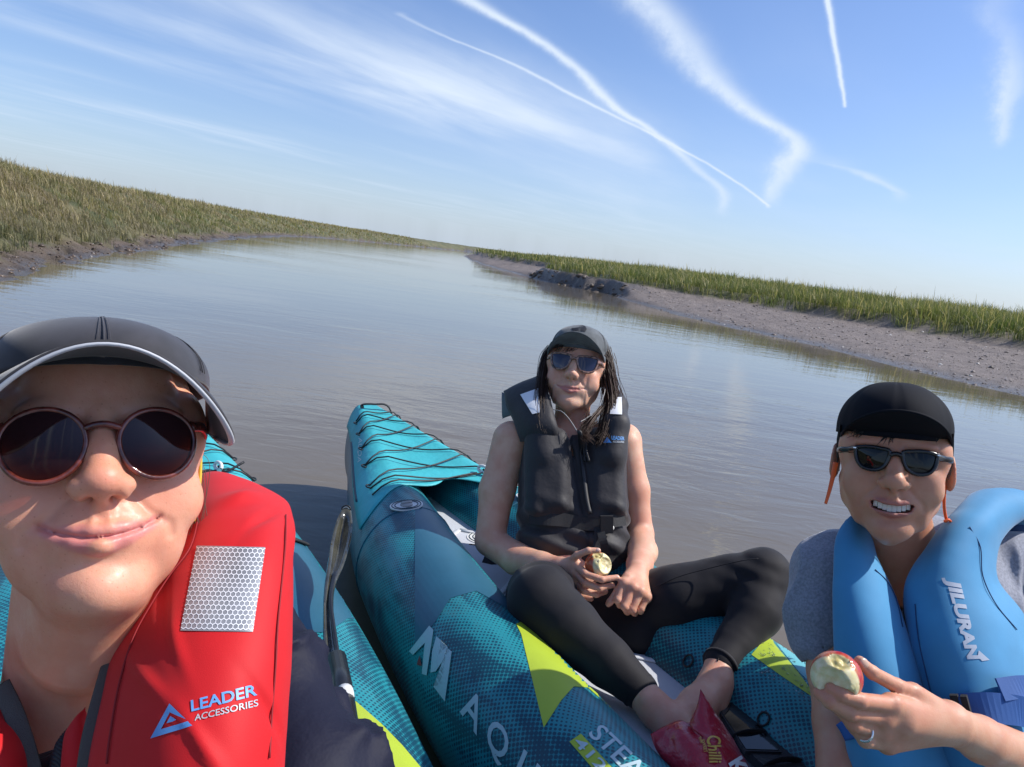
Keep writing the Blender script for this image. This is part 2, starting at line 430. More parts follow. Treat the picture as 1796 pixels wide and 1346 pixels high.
# ------------------------------------------------------------------ materials
def mat(name, col=(.5, .5, .5), rough=.6, metal=0., spec=.5, sheen=0., sss=0., trans=0., coat=0., bump=None, var=None, alpha=1.0, **kw):
    """bump: (scale, strength, detail) noise relief; var: (scale, amount) gentle colour variation"""
    m = bpy.data.materials.new(name); m.use_nodes = True; t = NT(m.node_tree); b = t.n['Principled BSDF']
    b.inputs['Roughness'].default_value = rough; b.inputs['Metallic'].default_value = metal
    b.inputs['Specular IOR Level'].default_value = spec; b.inputs['Base Color'].default_value = (*col, 1)
    b.inputs['Sheen Weight'].default_value = sheen; b.inputs['Coat Weight'].default_value = coat
    if trans: b.inputs['Transmission Weight'].default_value = trans
    if alpha < 1: b.inputs['Alpha'].default_value = alpha
    if sss:
        b.inputs['Subsurface Weight'].default_value = sss; b.inputs['Subsurface Radius'].default_value = (.012, .005, .003); b.inputs['Subsurface Scale'].default_value = 0.6
    oc = t.add('ShaderNodeTexCoord').outputs['Object']
    if var:
        n = t.noise(oc, var[0], 4.0, .6); c2 = tuple(max(0, c*(1-var[1])) for c in col); c1 = tuple(min(1, c*(1+var[1])) for c in col)
        t.l.new(t.mix(t.mapr(n, .3, .7), c2, c1), b.inputs['Base Color'])
    if bump:
        n = t.noise(oc, bump[0], bump[2] if len(bump) > 2 else 3., .6)
        bn = t.add('ShaderNodeBump', {'Height': n, 'Strength': 1.0, 'Distance': bump[1]}); t.l.new(bn.outputs[0], b.inputs['Normal'])
    return m
# ================================================================== SETTING
# ------------------------------------------------------------------ water
def make_water():
    m = bpy.data.materials.new('river_water'); m.use_nodes = True; t = NT(m.node_tree); b = t.n['Principled BSDF']
    b.inputs['Base Color'].default_value = (.135, .112, .090, 1); b.inputs['Roughness'].default_value = .035
    b.inputs['IOR'].default_value = 1.333
    g = t.add('ShaderNodeNewGeometry').outputs['Position']
    mp = t.add('ShaderNodeMapping', {'Vector': g, 'Rotation': (0, 0, R(-12)), 'Scale': (0.55, 1.5, 1)}).outputs[0]
    mp2 = t.add('ShaderNodeMapping', {'Vector': g, 'Rotation': (0, 0, R(25)), 'Scale': (0.8, 1.8, 1)}).outputs[0]
    n1 = t.noise(mp, 1.1, 3.0, .5, .5); n2 = t.noise(mp2, 4.2, 3.0, .55, .8); n3 = t.noise(mp, 15.0, 2.0, .5, .3)
    sp = t.add('ShaderNodeSeparateXYZ', {0: g}); dist = t.m('SQRT', t.m('ADD', t.m('MULTIPLY', sp.outputs[0], sp.outputs[0]), t.m('MULTIPLY', sp.outputs[1], sp.outputs[1])))
    # wind patches
    wp = t.noise(t.add('ShaderNodeMapping', {'Vector': g, 'Scale': (.10, .22, 1)}).outputs[0], 1.0, 3., .5)
    amp = t.m('MULTIPLY', t.mapr(wp, .35, .65, .35, 1.25), t.mapr(dist, 3., 11., 1.0, .38))
    h = t.m('ADD', t.m('ADD', t.m('MULTIPLY', n1, .013), t.m('MULTIPLY', n2, .0048)), t.m('MULTIPLY', n3, .0009))
    bmp = t.add('ShaderNodeBump', {'Height': t.m('MULTIPLY', h, amp), 'Strength': 1.0, 'Distance': 1.0})
    t.l.new(bmp.outputs[0], b.inputs['Normal'])
    c = t.mix(t.noise(t.add('ShaderNodeMapping', {'Vector': g, 'Scale': (.5, 1.0, 1)}).outputs[0], .6, 3.), (.125, .104, .074), (.160, .134, .096))
    t.l.new(c, b.inputs['Base Color'])
    V = [(-400, -80, 0), (400, -80, 0), (400, 700, 0), (-400, 700, 0)]
    o = py_mesh('water', V, [(0, 1, 2, 3)], m, None, False); tag(o, kind='structure')
make_water()

# ------------------------------------------------------------------ land
LS = [(-4.0, -80), (-4.6, -10), (-5.2, 3), (-5.95, 8.07), (-6.92, 10.53), (-8.26, 14.9), (-9.6, 19), (-11.4, 24.9), (-15.5, 40), (-19.5, 58), (-22, 80), (-21.5, 117), (-17, 200), (40, 262), (300, 330)]
RS = [(9.0, -80, 6, 0), (9.0, 3, 6, 0), (8.04, 11.26, 6.6, 0), (7.3, 13.24, 6.4, 0), (6.5, 16.4, 6.2, 0), (5.4, 18.6, 6, 0), (4.4, 21.5, 5.5, 0), (3.95, 26.5, 4.2, 0.2), (3.5, 29.8, 1.1, 1), (1.6, 33.5, .8, 1), (0.3, 37.6, .9, 1), (0.1, 39.6, 2.4, .3), (-1.6, 46, 3.0, 0), (-3.2, 54, 2.2, 0), (-6, 72, 1.4, 0), (-8.5, 93, 1.2, 0), (-4, 115, 1.2, 0), (60, 170, 1.2, 0), (300, 250, 1.2, 0)]
def seg_dist(P, L, attrs=None):
    """distance to polyline, signed side (+ = left of travel), interpolated attributes"""
    best = np.full(len(P), 1e9); side = np.zeros(len(P)); at = None if attrs is None else np.zeros((len(P), attrs.shape[1]))
    for i in range(len(L)-1):
        a = np.array(L[i][:2], float); b = np.array(L[i+1][:2], float); ab = b-a
        t = np.clip(((P-a)@ab)/(ab@ab), 0, 1); q = P-a-t[:, None]*ab; d = np.hypot(q[:, 0], q[:, 1])
        u = d < best-1e-9; best[u] = d[u]; side[u] = (ab[0]*(P[u, 1]-a[1])-ab[1]*(P[u, 0]-a[0]))
        if at is not None: at[u] = attrs[i]+(attrs[i+1]-attrs[i])*t[u][:, None]
    return best, np.sign(side), at
RSa = np.array(RS)[:, 2:]
def land(P):
    """height, grass amount, bank (0 left / 1 right), distance behind the shore"""
    P = np.asarray(P, float); w = fbm(np.c_[P*0.9, np.zeros(len(P))], 3, 5)*np.clip(np.hypot(P[:, 0], P[:, 1])/25, .25, 1.2)
    P3 = np.c_[P, np.zeros(len(P))]
    dl, sl, _ = seg_dist(P, LS); dr, sr, ra = seg_dist(P, RS, RSa)
    left = (sl > 0); s_l = np.where(left, dl, -dl); s_r = np.where(sr < 0, dr, -dr)
    isl = s_l > s_r; s = np.maximum(s_l, s_r)+w*0.5
    n1 = fbm(P3*2.2, 4, 11); n2 = fbm(P3*0.35, 3, 21)
    # left bank: rough mud foot, then a steep grassy shoulder
    e = lambda x, a, b: np.clip((x-a)/(b-a), 0, 1)**2*(3-2*np.clip((x-a)/(b-a), 0, 1))
    hl = -0.35*e(-s, 0, 1.5)+0.24*np.clip(s, 0, 1.5)/1.5+1.12*e(s, .6, 4.6+n2)+0.35*e(s, 6, 40)+(n1*0.10-.16*(1-np.abs(fbm(P3*1.6, 3, 91))*2.6).clip(0, 1)**3*(s < 2.2))*e(s, -.1, .5)+n2*.25*e(s, 3, 8)
    mw, cl = ra[:, 0], ra[:, 1]
    hr = -0.35*e(-s, 0, 1.5)+0.50*np.clip(s/np.maximum(mw, .5), 0, 1)*(1-cl)+cl*0.58*e(s, -.05, .45)+0.36*e(s, mw*.97, mw*1.12+.2)*(1-.6*cl)+0.30*e(s, mw+1, mw+14)+n1*(0.045+.05*cl)*e(s, -.1, .5)+n2*.22*e(s, mw, mw+5)
    h = np.where(isl, hl, hr)
    g = np.where(isl, e(s+n1*.7, .55, 1.25), e(s+n1*.9*(1-.5*cl), mw*(.95-.5*cl), mw*1.10+.3-.35*cl))
    return h, g, (~isl).astype(float), s+0*cl
def land_dark(P):
    _, sr, ra = seg_dist(np.asarray(P, float), RS, RSa); return ra[:, 1]*(sr < 0)
def make_land():
    az = np.concatenate([np.linspace(-180, -62, 60)[:-1], np.linspace(-62, 55, 1050), np.linspace(55, 180, 60)[1:-1]]); az = np.radians(az)
    rr = np.concatenate([np.geomspace(4.2, 60, 330), np.geomspace(60, 6000, 120)[1:]])
    A, RR = np.meshgrid(az, rr, indexing='xy'); P = np.c_[(RR*np.sin(A)).ravel(), (RR*np.cos(A)).ravel()]
    h, g, b, s = land(P)
    nu, nv = len(rr), len(az); idx = np.arange(nu*nv).reshape(nu, nv)
    nx = np.roll(idx, -1, 1); q = np.stack([idx[:-1], nx[:-1], nx[1:], idx[1:]], -1).reshape(-1, 4)
    keep = (s[q] > -1.2).any(1); q = q[keep][:, ::-1]
    used, inv = np.unique(q, return_inverse=True); V = np.c_[P, h][used]; q = inv.reshape(-1, 4)
    m = bpy.data.materials.new('mud'); m.use_nodes = True; t = NT(m.node_tree); bs = t.n['Principled BSDF']
    at = t.add('ShaderNodeAttribute', attribute_name='grass').outputs['Fac']; wet = t.add('ShaderNodeAttribute', attribute_name='wet').outputs['Fac']; rb = t.add('ShaderNodeAttribute', attribute_name='bank').outputs['Fac']
    gpos = t.add('ShaderNodeNewGeometry').outputs['Position']
    n = t.noise(gpos, 3.0, 6., .65); nf = t.noise(gpos, 16., 5., .7)
    mud = t.mix(t.mapr(n, .3, .7), (.095, .066, .045), (.165, .120, .086))
    mudr = t.mix(t.mapr(n, .3, .7), (.165, .134, .118), (.245, .204, .180))
    mud = t.mix(rb, mud, mudr); mud = t.mix(t.mapr(nf, .35, .75, 0, .35), mud, (.07, .055, .042))
    mud = t.mix(wet, mud, (.075, .060, .046))
    turf = t.mix(t.mapr(t.noise(gpos, .7, 5., .6), .35, .65), (.070, .082, .030), (.150, .130, .058))
    t.l.new(t.mix(at, mud, turf), bs.inputs['Base Color'])
    t.l.new(t.mapr(t.m('ADD', wet, t.m('MULTIPLY', nf, .3)), .2, 1.0, .75, .28), bs.inputs['Roughness'])
    bn = t.add('ShaderNodeBump', {'Height': t.m('ADD', t.m('MULTIPLY', nf, .5), t.noise(gpos, 45., 4., .7)), 'Strength': 1.0, 'Distance': 0.035}); t.l.new(bn.outputs[0], bs.inputs['Normal'])
    o = mesh_np('ground', V, q, m); tag(o, kind='structure')
    fattr(o, 'grass', g[used]); fattr(o, 'bank', b[used]); fattr(o, 'wet', np.clip(np.clip(1-(h[used])/.10, 0, 1)*.85+.6*land_dark(P[used])*(s[used] < 1.2), 0, 1))
make_land()

def make_grass(name, label, azr, rrange, N, seed, bankf, height, right):
    r = np.random.default_rng(seed)
    az = np.radians(r.uniform(*azr, N)); u = r.random(N); rad = rrange[0]*(rrange[1]/rrange[0])**(u**bankf)
    P = np.c_[rad*np.sin(az), rad*np.cos(az)]
    # clump: pull blades to tuft centres
    cl = np.round(P/np.array([.34, .34])+r.normal(0, .28, P.shape))*np.array([.34, .34])
    P = P*.45+(cl+fbm(np.c_[cl*3.1, cl[:, :1]], 2, 3)[:, None]*.4)*.55+r.normal(0, .03, P.shape)*(rad/12)[:, None]
    h, g, b, s = land(P)
    keep = (g > r.uniform(.25, .9, N)) & ((b > .5) == right) & (s > 0)
    P = P[keep]; h = h[keep]; rad = rad[keep]; s = s[keep]; g = g[keep]; n = len(P)
    P3 = np.c_[P, np.zeros(n)]
    patch = fbm(P3*.55, 3, 31); patch2 = fbm(P3*1.7, 3, 41); tall = 1+.75*fbm(P3*1.1, 3, 51)+.3*fbm(P3*.35, 2, 61)
    H = height(s, rad)*tall*r.uniform(.55, 1.15, n)
    seedhead = r.random(n) < (.05 if right else .045); H = np.where(seedhead, H*1.35, H)
    wd = np.maximum(.0045, rad*.00034)*r.uniform(.7, 1.3, n)
    th = r.uniform(0, 2*np.pi, n); lean = r.normal(0, .42 if right else .55, n)[:, None]*np.c_[np.cos(th), np.sin(th)]+np.array([[-.10, -.04]])
    sd_ = np.c_[np.cos(th+1.3), np.sin(th+1.3)]*wd[:, None]
    base = np.c_[P, h-.03]
    mid = base+np.c_[lean*H[:, None]*.35, H*.55]; tip = base+np.c_[lean*H[:, None]*1.1, H*(1-.18*np.abs(lean).sum(1))]
    s3 = np.c_[sd_, np.zeros(n)]
    V = np.stack([base-s3*.8, base+s3*.8, mid+s3, mid-s3, tip+s3*.15, tip-s3*.15], 1).reshape(-1, 3)
    i = np.arange(n)[:, None]*6
    F = np.concatenate([i+np.array([[0, 1, 2, 3]]), i+np.array([[3, 2, 4, 5]])])
    green = np.array([.085, .118, .036]); lush = np.array([.150, .172, .070]); olive = np.array([.215, .200, .105]); straw = np.array([.420, .350, .200]); brown = np.array([.260, .210, .140]); grey = np.array([.200, .185, .130])
    k = patch*1.3+.5+r.normal(0, .16, n)
    if right:
        c = green+(lush-green)*np.clip(k, 0, 1)[:, None]
        st = np.clip((patch2+.15)*.7+r.normal(0, .2, n), 0, .75)[:, None]; c = c+(olive*1.25-c)*st
        st = (r.random(n) < .06)[:, None]*.8; c = c+(straw-c)*st
    else:
        c = olive+(brown-olive)*np.clip(k, 0, 1)[:, None]
        gp = np.clip((patch2*1.4+.30-s*.10-patch*.8)*1.8, 0, 1)[:, None]*.70; c = c+(green*1.25-c)*gp
        st = np.clip(s/7-.25+r.normal(0, .25, n), 0, .8)[:, None]*.85; c = c+(straw*.85-c)*st
        low = np.clip(1.9-s, 0, 1)[:, None]*.6; c = c+(grey-c)*low
    c = np.where(seedhead[:, None], straw*1.05, c)*r.uniform(.75, 1.25, n)[:, None]
    m = bpy.data.materials.new(name+'_blades'); m.use_nodes = True; t = NT(m.node_tree); bs = t.n['Principled BSDF']
    ca = t.add('ShaderNodeAttribute', attribute_name='col').outputs['Color']; t.l.new(ca, bs.inputs['Base Color']); bs.inputs['Roughness'].default_value = .6
    bs.inputs['Specular IOR Level'].default_value = .25
    tr = t.add('ShaderNodeBsdfTranslucent', {'Color': t.mix(1.0, ca, (1.3, 1.35, .7), 'MULTIPLY')}); mx = t.add('ShaderNodeMixShader', {0: .35}); t.l.new(bs.outputs[0], mx.inputs[1]); t.l.new(tr.outputs[0], mx.inputs[2])
    t.l.new(mx.outputs[0], t.n['Material Output'].inputs['Surface'])
    o = mesh_np(name, V, F, m, None, False); vcol(o, 'col', np.repeat(c, 6, 0)); tag(o, label, 'grass', None, 'stuff')
    print(name, n)
make_grass('marsh_grass', 'dry olive and straw coloured marsh grass covering the left river bank', (-62, 0), (9.0, 150), 420000, 1, 1.25, lambda s, r: .22+.12*np.clip(s/6, 0, 1)+.0*r, False)
make_grass('reed_grass', 'fresh green reeds and marsh grass growing behind the right mudflat', (-12, 55), (13, 160), 430000, 2, .95, lambda s, r: .38+.18*np.clip((s-5)/8, 0, 1), True)

# clods, shells and wet pebbles on the mud
def make_clods(name, label, N, right, azr, rr_, size, seed, bright):
    r = np.random.default_rng(seed); az = np.radians(r.uniform(*azr, N)); rad = rr_[0]*(rr_[1]/rr_[0])**r.random(N)
    P = np.c_[rad*np.sin(az), rad*np.cos(az)]; h, g, b, s = land(P)
    keep = (g < .35) & ((b > .5) == right) & (s > .03) & (h > 0)
    P = P[keep]; h = h[keep]; rad = rad[keep]; n = len(P)
    S_ = size*np.exp(r.normal(0, .55, n))*(rad/14)**.5
    o8 = np.array([(1, 0, 0), (0, 1, 0), (-1, 0, 0), (0, -1, 0), (0, 0, .6), (0, 0, -.4)], float)
    V = o8[None]*(1+r.normal(0, .3, (n, 6, 1)))*S_[:, None, None]; a = r.uniform(0, 6.28, n); ca, sa = np.cos(a), np.sin(a)
    st = r.uniform(.7, 1.8, n); V[:, :, 0] *= st[:, None]
    V = np.stack([V[..., 0]*ca[:, None]-V[..., 1]*sa[:, None], V[..., 0]*sa[:, None]+V[..., 1]*ca[:, None], V[..., 2]], -1)+np.c_[P, h][:, None, :]
    T = np.array([(0, 1, 4), (1, 2, 4), (2, 3, 4), (3, 0, 4), (1, 0, 5), (2, 1, 5), (3, 2, 5), (0, 3, 5)])
    F = (np.arange(n)[:, None, None]*6+T[None]).reshape(-1, 3)
    c = (np.array([.17, .13, .10]) if right else np.array([.115, .082, .058]))*r.uniform(.6, 1.3, n)[:, None]; sh = r.random(n) < bright; c[sh] = np.array([.62, .58, .52])*r.uniform(.6, 1.1, sh.sum())[:, None]
    m = mat(name, (.15, .12, .09), .35); t = NT(m.node_tree); t.l.new(t.add('ShaderNodeAttribute', attribute_name='col').outputs['Color'], t.n['Principled BSDF'].inputs['Base Color'])
    o = mesh_np(name, V.reshape(-1, 3), F, m, None, True); vcol(o, 'col', np.repeat(c, 6, 0)); tag(o, label, 'pebbles', None, 'stuff'); print(name, n)
make_clods('mud_pebbles', 'pale wet pebbles and shell bits scattered over the right mudflat', 34000, True, (-5, 55), (10.5, 40), .010, 3, .07)
make_clods('mud_clods', 'brown clods and stones along the muddy foot of the left bank', 22000, False, (-62, -15), (8, 40), .017, 4, .015)
def dark_clods():
    r = np.random.default_rng(9); mb_V = []; 
    L = np.array([p[:2] for p in RS[7:12]]); 
    V = []; F = []; n = 0
    bm = bmesh.new(); bmesh.ops.create_icosphere(bm, subdivisions=2, radius=1); sv = np.array([v.co[:] for v in bm.verts]); sf = [tuple(v.index for v in f.verts) for f in bm.faces]; bm.free()
    for i in range(70):
        t = r.random()*3.6+.3; k = int(t); p = L[k]+(L[k+1]-L[k])*(t-k); nrm_ = np.array([1, .35]); off = r.uniform(-.08, .45)
        q = p+nrm_*off; h, _, _, _ = land(q[None]); s = .04+.08*r.random()**2
        sc = np.array([s*r.uniform(1, 1.9), s, s*r.uniform(.5, .9)]); P = sv*sc; P += fbm(P*7+i*3.1, 3, 77)[:, None]*sv*s*.9
        V.append(P+np.array([q[0], q[1], h[0]-.01])); F += [tuple(j+n for j in f) for f in sf]; n += len(sv)
    o = py_mesh('bank_clods', np.vstack(V), F, mat('dark_mud', (.11, .082, .058), .5, bump=(30, .01)), None); tag(o, 'dark slumped mud clods under the grassy point across the river', 'mud', None, 'stuff')
dark_clods()
# ================================================================== KAYAKS
M_DECK = mat('deck_cloth', (.045, .40, .44), .55, bump=(14, .006), var=(5, .12))
M_CORD = mat('black_cord', (.012, .012, .014), .5)
M_WEB = mat('black_webbing', (.016, .016, .018), .75, bump=(900, .0006))
M_WHITE = mat('white_plastic', (.72, .72, .70), .4)
M_VALVE = mat('grey_valve', (.35, .35, .36), .4)
M_LIME = mat('lime_print', (.38, .49, .035), .45, var=(8, .06))
M_SLATE = mat('slate_print_shade', (.022, .105, .165), .42, var=(6, .08))  # slate blue for tube print and seams, also for shade painted on the tubes
M_PRINT = mat('pale_print', (.42, .55, .58), .45)
M_PALE = mat('ice_print', (.12, .42, .47), .45)
M_RED = mat('red_print', (.25, .012, .02), .5)
M_FLOOR = mat('grey_floor', (.50, .52, .56), .55, bump=(120, .001), var=(3, .08))
M_BLACK = mat('black_cloth', (.014, .014, .017), .7, bump=(60, .004), sheen=.15)

def tube_material():
    m = bpy.data.materials.new('tube_skin'); m.use_nodes = True; t = NT(m.node_tree); b = t.n['Principled BSDF']
    u = t.add('ShaderNodeAttribute', attribute_name='tu').outputs['Fac']; s = t.add('ShaderNodeAttribute', attribute_name='ts').outputs['Fac']
    uv = t.add('ShaderNodeCombineXYZ', {0: u, 1: s, 2: 0.0}).outputs[0]
    p = 1/0.0085
    q = t.add('ShaderNodeMapping', {'Vector': uv, 'Rotation': (0, 0, R(45)), 'Scale': (p, p, 1)}).outputs[0]
    fr = t.add('ShaderNodeVectorMath', {0: q}, operation='FRACTION').outputs[0]
    ce = t.add('ShaderNodeVectorMath', {0: fr, 1: (.5, .5, 0)}, operation='SUBTRACT').outputs[0]
    ln = t.add('ShaderNodeVectorMath', {0: ce}, operation='LENGTH').outputs['Value']
    big = t.noise(t.add('ShaderNodeMapping', {'Vector': uv, 'Rotation': (0, 0, R(20)), 'Scale': (7, 3.0, 1)}).outputs[0], 1.0, 2., .5, 1.2)
    big2 = t.noise(t.add('ShaderNodeMapping', {'Vector': uv, 'Rotation': (0, 0, R(-30)), 'Scale': (18, 5, 1)}).outputs[0], 1.0, 2., .5, 1.4)
    v = t.m('ADD', t.m('MULTIPLY', big, .6), t.m('MULTIPLY', big2, .4))
    rad = t.mapr(v, .34, .66, .10, .62, 'LINEAR')
    dot = t.mapr(t.m('SUBTRACT', ln, rad), -.05, .05, 1., 0.)
    base = t.mix(t.mapr(v, .45, .72), (.018, .235, .275), (.010, .125, .170))
    col = t.mix(dot, base, (.006, .055, .090))
    gp_ = t.add('ShaderNodeNewGeometry').outputs['Position']
    col = t.mix(t.m('MULTIPLY', t.mapr(t.noise(gp_, 5., 6., .7, .6), .52, .72), .22), col, (.13, .11, .085))
    # plain dark nose, then the print fades in
    nose = t.mapr(s, .70, .80, 1., 0.)
    col = t.mix(nose, col, (.010, .115, .165))
    side = t.mapr(u, -.40, -.25, 1., 0.)
    t.l.new(col, b.inputs['Base Color']); b.inputs['Roughness'].default_value = .36; b.inputs['Specular IOR Level'].default_value = .45
    oc = t.add('ShaderNodeNewGeometry').outputs['Position']
    h = t.m('ADD', t.m('MULTIPLY', t.noise(oc, 9., 3.), 1.0), t.m('MULTIPLY', t.noise(oc, 420., 2.), .05))
    t.l.new(t.add('ShaderNodeBump', {'Height': h, 'Strength': .7, 'Distance': .010}).outputs[0], b.inputs['Normal'])
    return m
M_TUBE = tube_material()
M_HULL = mat('hull_bottom', (.015, .05, .07), .45)

def ss(x, a, b): x = np.clip((x-a)/(b-a), 0, 1); return x*x*(3-2*x)
KL = 4.12
def k_half(s):           # distance of each tube's centre line from the middle
    s = np.minimum(s, KL-s); return .030+.232*np.sin(np.clip(s/1.9, 0, 1)*np.pi/2)**1.12
def k_rh(s): s = np.minimum(s, KL-s); return .046+.104*ss(s, -.15, 1.1)
def k_rv(s): s = np.minimum(s, KL-s); return .165+.0*s
def k_z(s): s = np.minimum(s, KL-s); return .172+.045*(1-ss(s, -.1, 1.0))
class Frame2:
    def __init__(s, T, d): s.T = np.array(T, float); s.d = nrm(d)[:2]; s.r = np.array([-s.d[1], s.d[0]])
    def __call__(s, a, lat, z):
        a = np.asarray(a, float); lat = np.asarray(lat, float); z = np.asarray(z, float)*np.ones_like(a*lat)
        p = s.T[:2]+a[..., None]*s.d+lat[..., None]*s.r; return np.concatenate([p, z[..., None]], -1)
def make_kayak(T, d, label, seatback):
    K = Frame2(T, d); root = empty('inflatable_kayak', tuple(K(KL/2, 0., 0.)), label, 'kayak', 'inflatable kayaks')
    out = dict(K=K, root=root)
    ns, nu = 190, 72
    S_ = np.linspace(0, KL, ns); A = np.linspace(0, 2*np.pi, nu, endpoint=False)
    for side in (-1, 1):
        V = []; tu = []; ts = []
        for s in S_:
            tap = min(1, (min(s, KL-s)/.05+.15))**.5 if min(s, KL-s) < .05 else 1
            rh, rv = k_rh(s)*tap, k_rv(s)*tap
            lat = side*(k_half(s)); z = k_z(s)
            V.append(K(s*np.ones(nu), lat+rh*np.sin(A)*side*1.0, z+rv*np.cos(A)))
            tu.append((A-2*np.pi*(A > np.pi))*.163); ts.append(np.full(nu, s))
        V = np.concatenate(V); F = grid_faces(ns, nu, True)+[tuple(range(nu)), tuple((ns-1)*nu+j for j in range(nu))[::-1]]
        if side > 0: F = [f[::-1] for f in F]
        o = py_mesh('hull_tube', V, F, M_TUBE, root); fattr(o, 'tu', np.concatenate(tu)); fattr(o, 'ts', np.concatenate(ts))
        out['tube'+('R' if side > 0 else 'L')] = o
        # seams welded round the tube
        for s in (1.02, 2.6):
            mb = MB()
            a = np.linspace(0, 2*np.pi, 41); P = K(s*np.ones(41), side*k_half(s)+(k_rh(s)+.0008)*np.sin(a), k_z(s)+(k_rv(s)+.0008)*np.cos(a)); mb.tube(P, .0022, 6, cap=False); mb.build('seam', M_SLATE, o)
    # hull bottom between the tubes
    s_ = np.linspace(.05, KL-.05, 60); t_ = np.linspace(-1, 1, 9); V = []
    for s in s_: V.append(K(np.full(9, s), t_*k_half(s)*1.0, k_z(s)-.155-.03*(1-t_**2)))
    V, F = thin_sheet(np.concatenate(V), grid_faces(60, 9), .012); py_mesh('hull_bottom', V, F, M_HULL, root)
    # drop stitch floor with moulded chevrons
    V = []; s_ = np.linspace(.62, KL-.55, 70); t_ = np.linspace(-1, 1, 15)
    for s in s_: V.append(K(np.full(15, s), t_*(k_half(s)-.06), np.full(15, .172)))
    V, F = thin_sheet(np.concatenate(V), [f[::-1] for f in grid_faces(70, 15)], -.05)
    fl = py_mesh('floor_panel', V, F, M_FLOOR, root); out['floor'] = fl
    mb = MB()
    for k in range(9):
        s = .95+k*.34
        for sg in (-1, 1):
            P = K(np.linspace(s, s+.16, 8), sg*np.linspace(.0, .20, 8), .224); mb.tube(P, .009, 6, flat=.4)
    mb.build('floor_rib', mat('white_floor_rib', (.62, .64, .67), .5) if 'white_floor_rib' not in bpy.data.materials else bpy.data.materials['white_floor_rib'], fl)
    # deck cover over the bow: sheet laid over both tubes, sagging a bit in the middle
    ns2, nt = 46, 41; V = []
    for i, q in enumerate(np.linspace(0, 1, ns2)):
        for j, t in enumerate(np.linspace(-1, 1, nt)):
            end = .93-.13*(1-abs(t))**1.0 - .02*math.sin(t*9)
            s = .012+(end-.012)*q; a = 1.08 if abs(t) > .5 else 0
            hf, rh, rv, zc = k_half(s), k_rh(s), k_rv(s), k_z(s)
            if abs(t) > .55:
                ang = (abs(t)-.55)/.45*1.12; lat = np.sign(t)*(hf+(rh+.004)*math.sin(ang)); z = zc+(rv+.004)*math.cos(ang)
            else:
                lat = t/.55*hf; z = zc+rv+.004-.012*ss(s, .1, .6)*(1-(t/.55)**2)+.004*math.sin(9*s+3*t)*ss(s, .2, .6)*(1-(t/.55)**2)
            V.append(K(s, lat, z))
    V, F = thin_sheet(np.array(V), [f[::-1] for f in grid_faces(ns2, nt)], .003)
    dk = py_mesh('deck_cover', V, F, M_DECK, root); out['deck'] = dk
    def top(s, lat):         # a point lying on the deck
        hf, rh, rv, zc = k_half(s), k_rh(s), k_rv(s), k_z(s)
        if abs(lat) <= hf: z = zc+rv+.009-.012*ss(s, .1, .6)*(1-(lat/hf)**2)
        else: q = min(.97, (abs(lat)-hf)/rh); z = zc+(rv+.009)*math.sqrt(1-q*q)
        return K(s, lat, z)
    # bungee: crossing cord over the deck through side loops
    LP = [(.17, .9), (.30, .9), (.45, .92), (.61, .95), (.78, .97)]
    mb = MB()
    def across(s0, l0, s1, l1):
        n = 14; P = [top(s0+(s1-s0)*q, l0+(l1-l0)*q)+np.array([0, 0, .004+.003*math.sin(q*9)]) for q in np.linspace(0, 1, n)]; mb.tube(P, .0026, 6)
    ex = lambda s: k_half(s)+k_rh(s)*.62
    for k in range(len(LP)-1):
        a, b = LP[k][0], LP[k+1][0]
        across(a, -ex(a), b, ex(b)); across(a, ex(a), b, -ex(b))
    across(.85, -ex(.85), .79, ex(.79)*.5); across(.80, -ex(.80), .80, ex(.80)); across(.15, -ex(.15), .15, ex(.15))
    mb.build('bungee_cord', M_CORD, root)
    for s, _ in LP:
        for sg in (-1, 1):
            c = top(s, sg*ex(s)); r_ = np.append(K.r, 0); d_ = np.append(K.d, 0); a = np.linspace(0, np.pi*2, 17)
            P = [c+d_*.014*math.cos(x)+r_*sg*.010*math.sin(x)+np.array([0, 0, .003]) for x in a]
            mm = MB(); mm.tube(P, .0024, 6); mm.build('cord_loop', M_CORD, root)
    for sg in (-1, 1):       # webbing strip along each side of the deck
        P = [top(s, sg*(k_half(s)+k_rh(s)*.84))-np.array([0, 0, .004]) for s in np.linspace(.25, .78, 26)]
        MB().tube(P, .010, 8, flat=.2).build('side_webbing', M_HULL, root)
    # carry handle at the bow
    P = [top(.075, -.045)+(0, 0, .0), top(.07, -.04)+(0, 0, .012), top(.085, 0)+(0, 0, .018), top(.10, .06)+(0, 0, .017), top(.11, .10)+(0, 0, .010), top(.115, .105)]
    MB().tube(catmull(P, 6), .008, 10, flat=.45).build('carry_handle', M_WEB, root)
    # toggle at the rear edge of the deck
    c = top(.79, .145)+np.array([0, 0, .014]); r_ = np.append(K.r, 0); d_ = np.append(K.d, 0)
    a = np.linspace(0, 2*np.pi, 21); P = [c+(d_*.9+r_*.3)*.022*math.cos(x)+(r_*.3+np.array([0, 0, 1.])*.8)*.012*math.sin(x) for x in a]
    MB().tube(P, .0055, 8, cap=False).build('cord_toggle', M_WHITE, root)
    MB().tube(catmull([c, c+d_*.02+r_*.02-(0, 0, .01), c+r_*.07+(0, 0, .012)], 6), .0035, 6).build('toggle_cord', M_CORD, root)
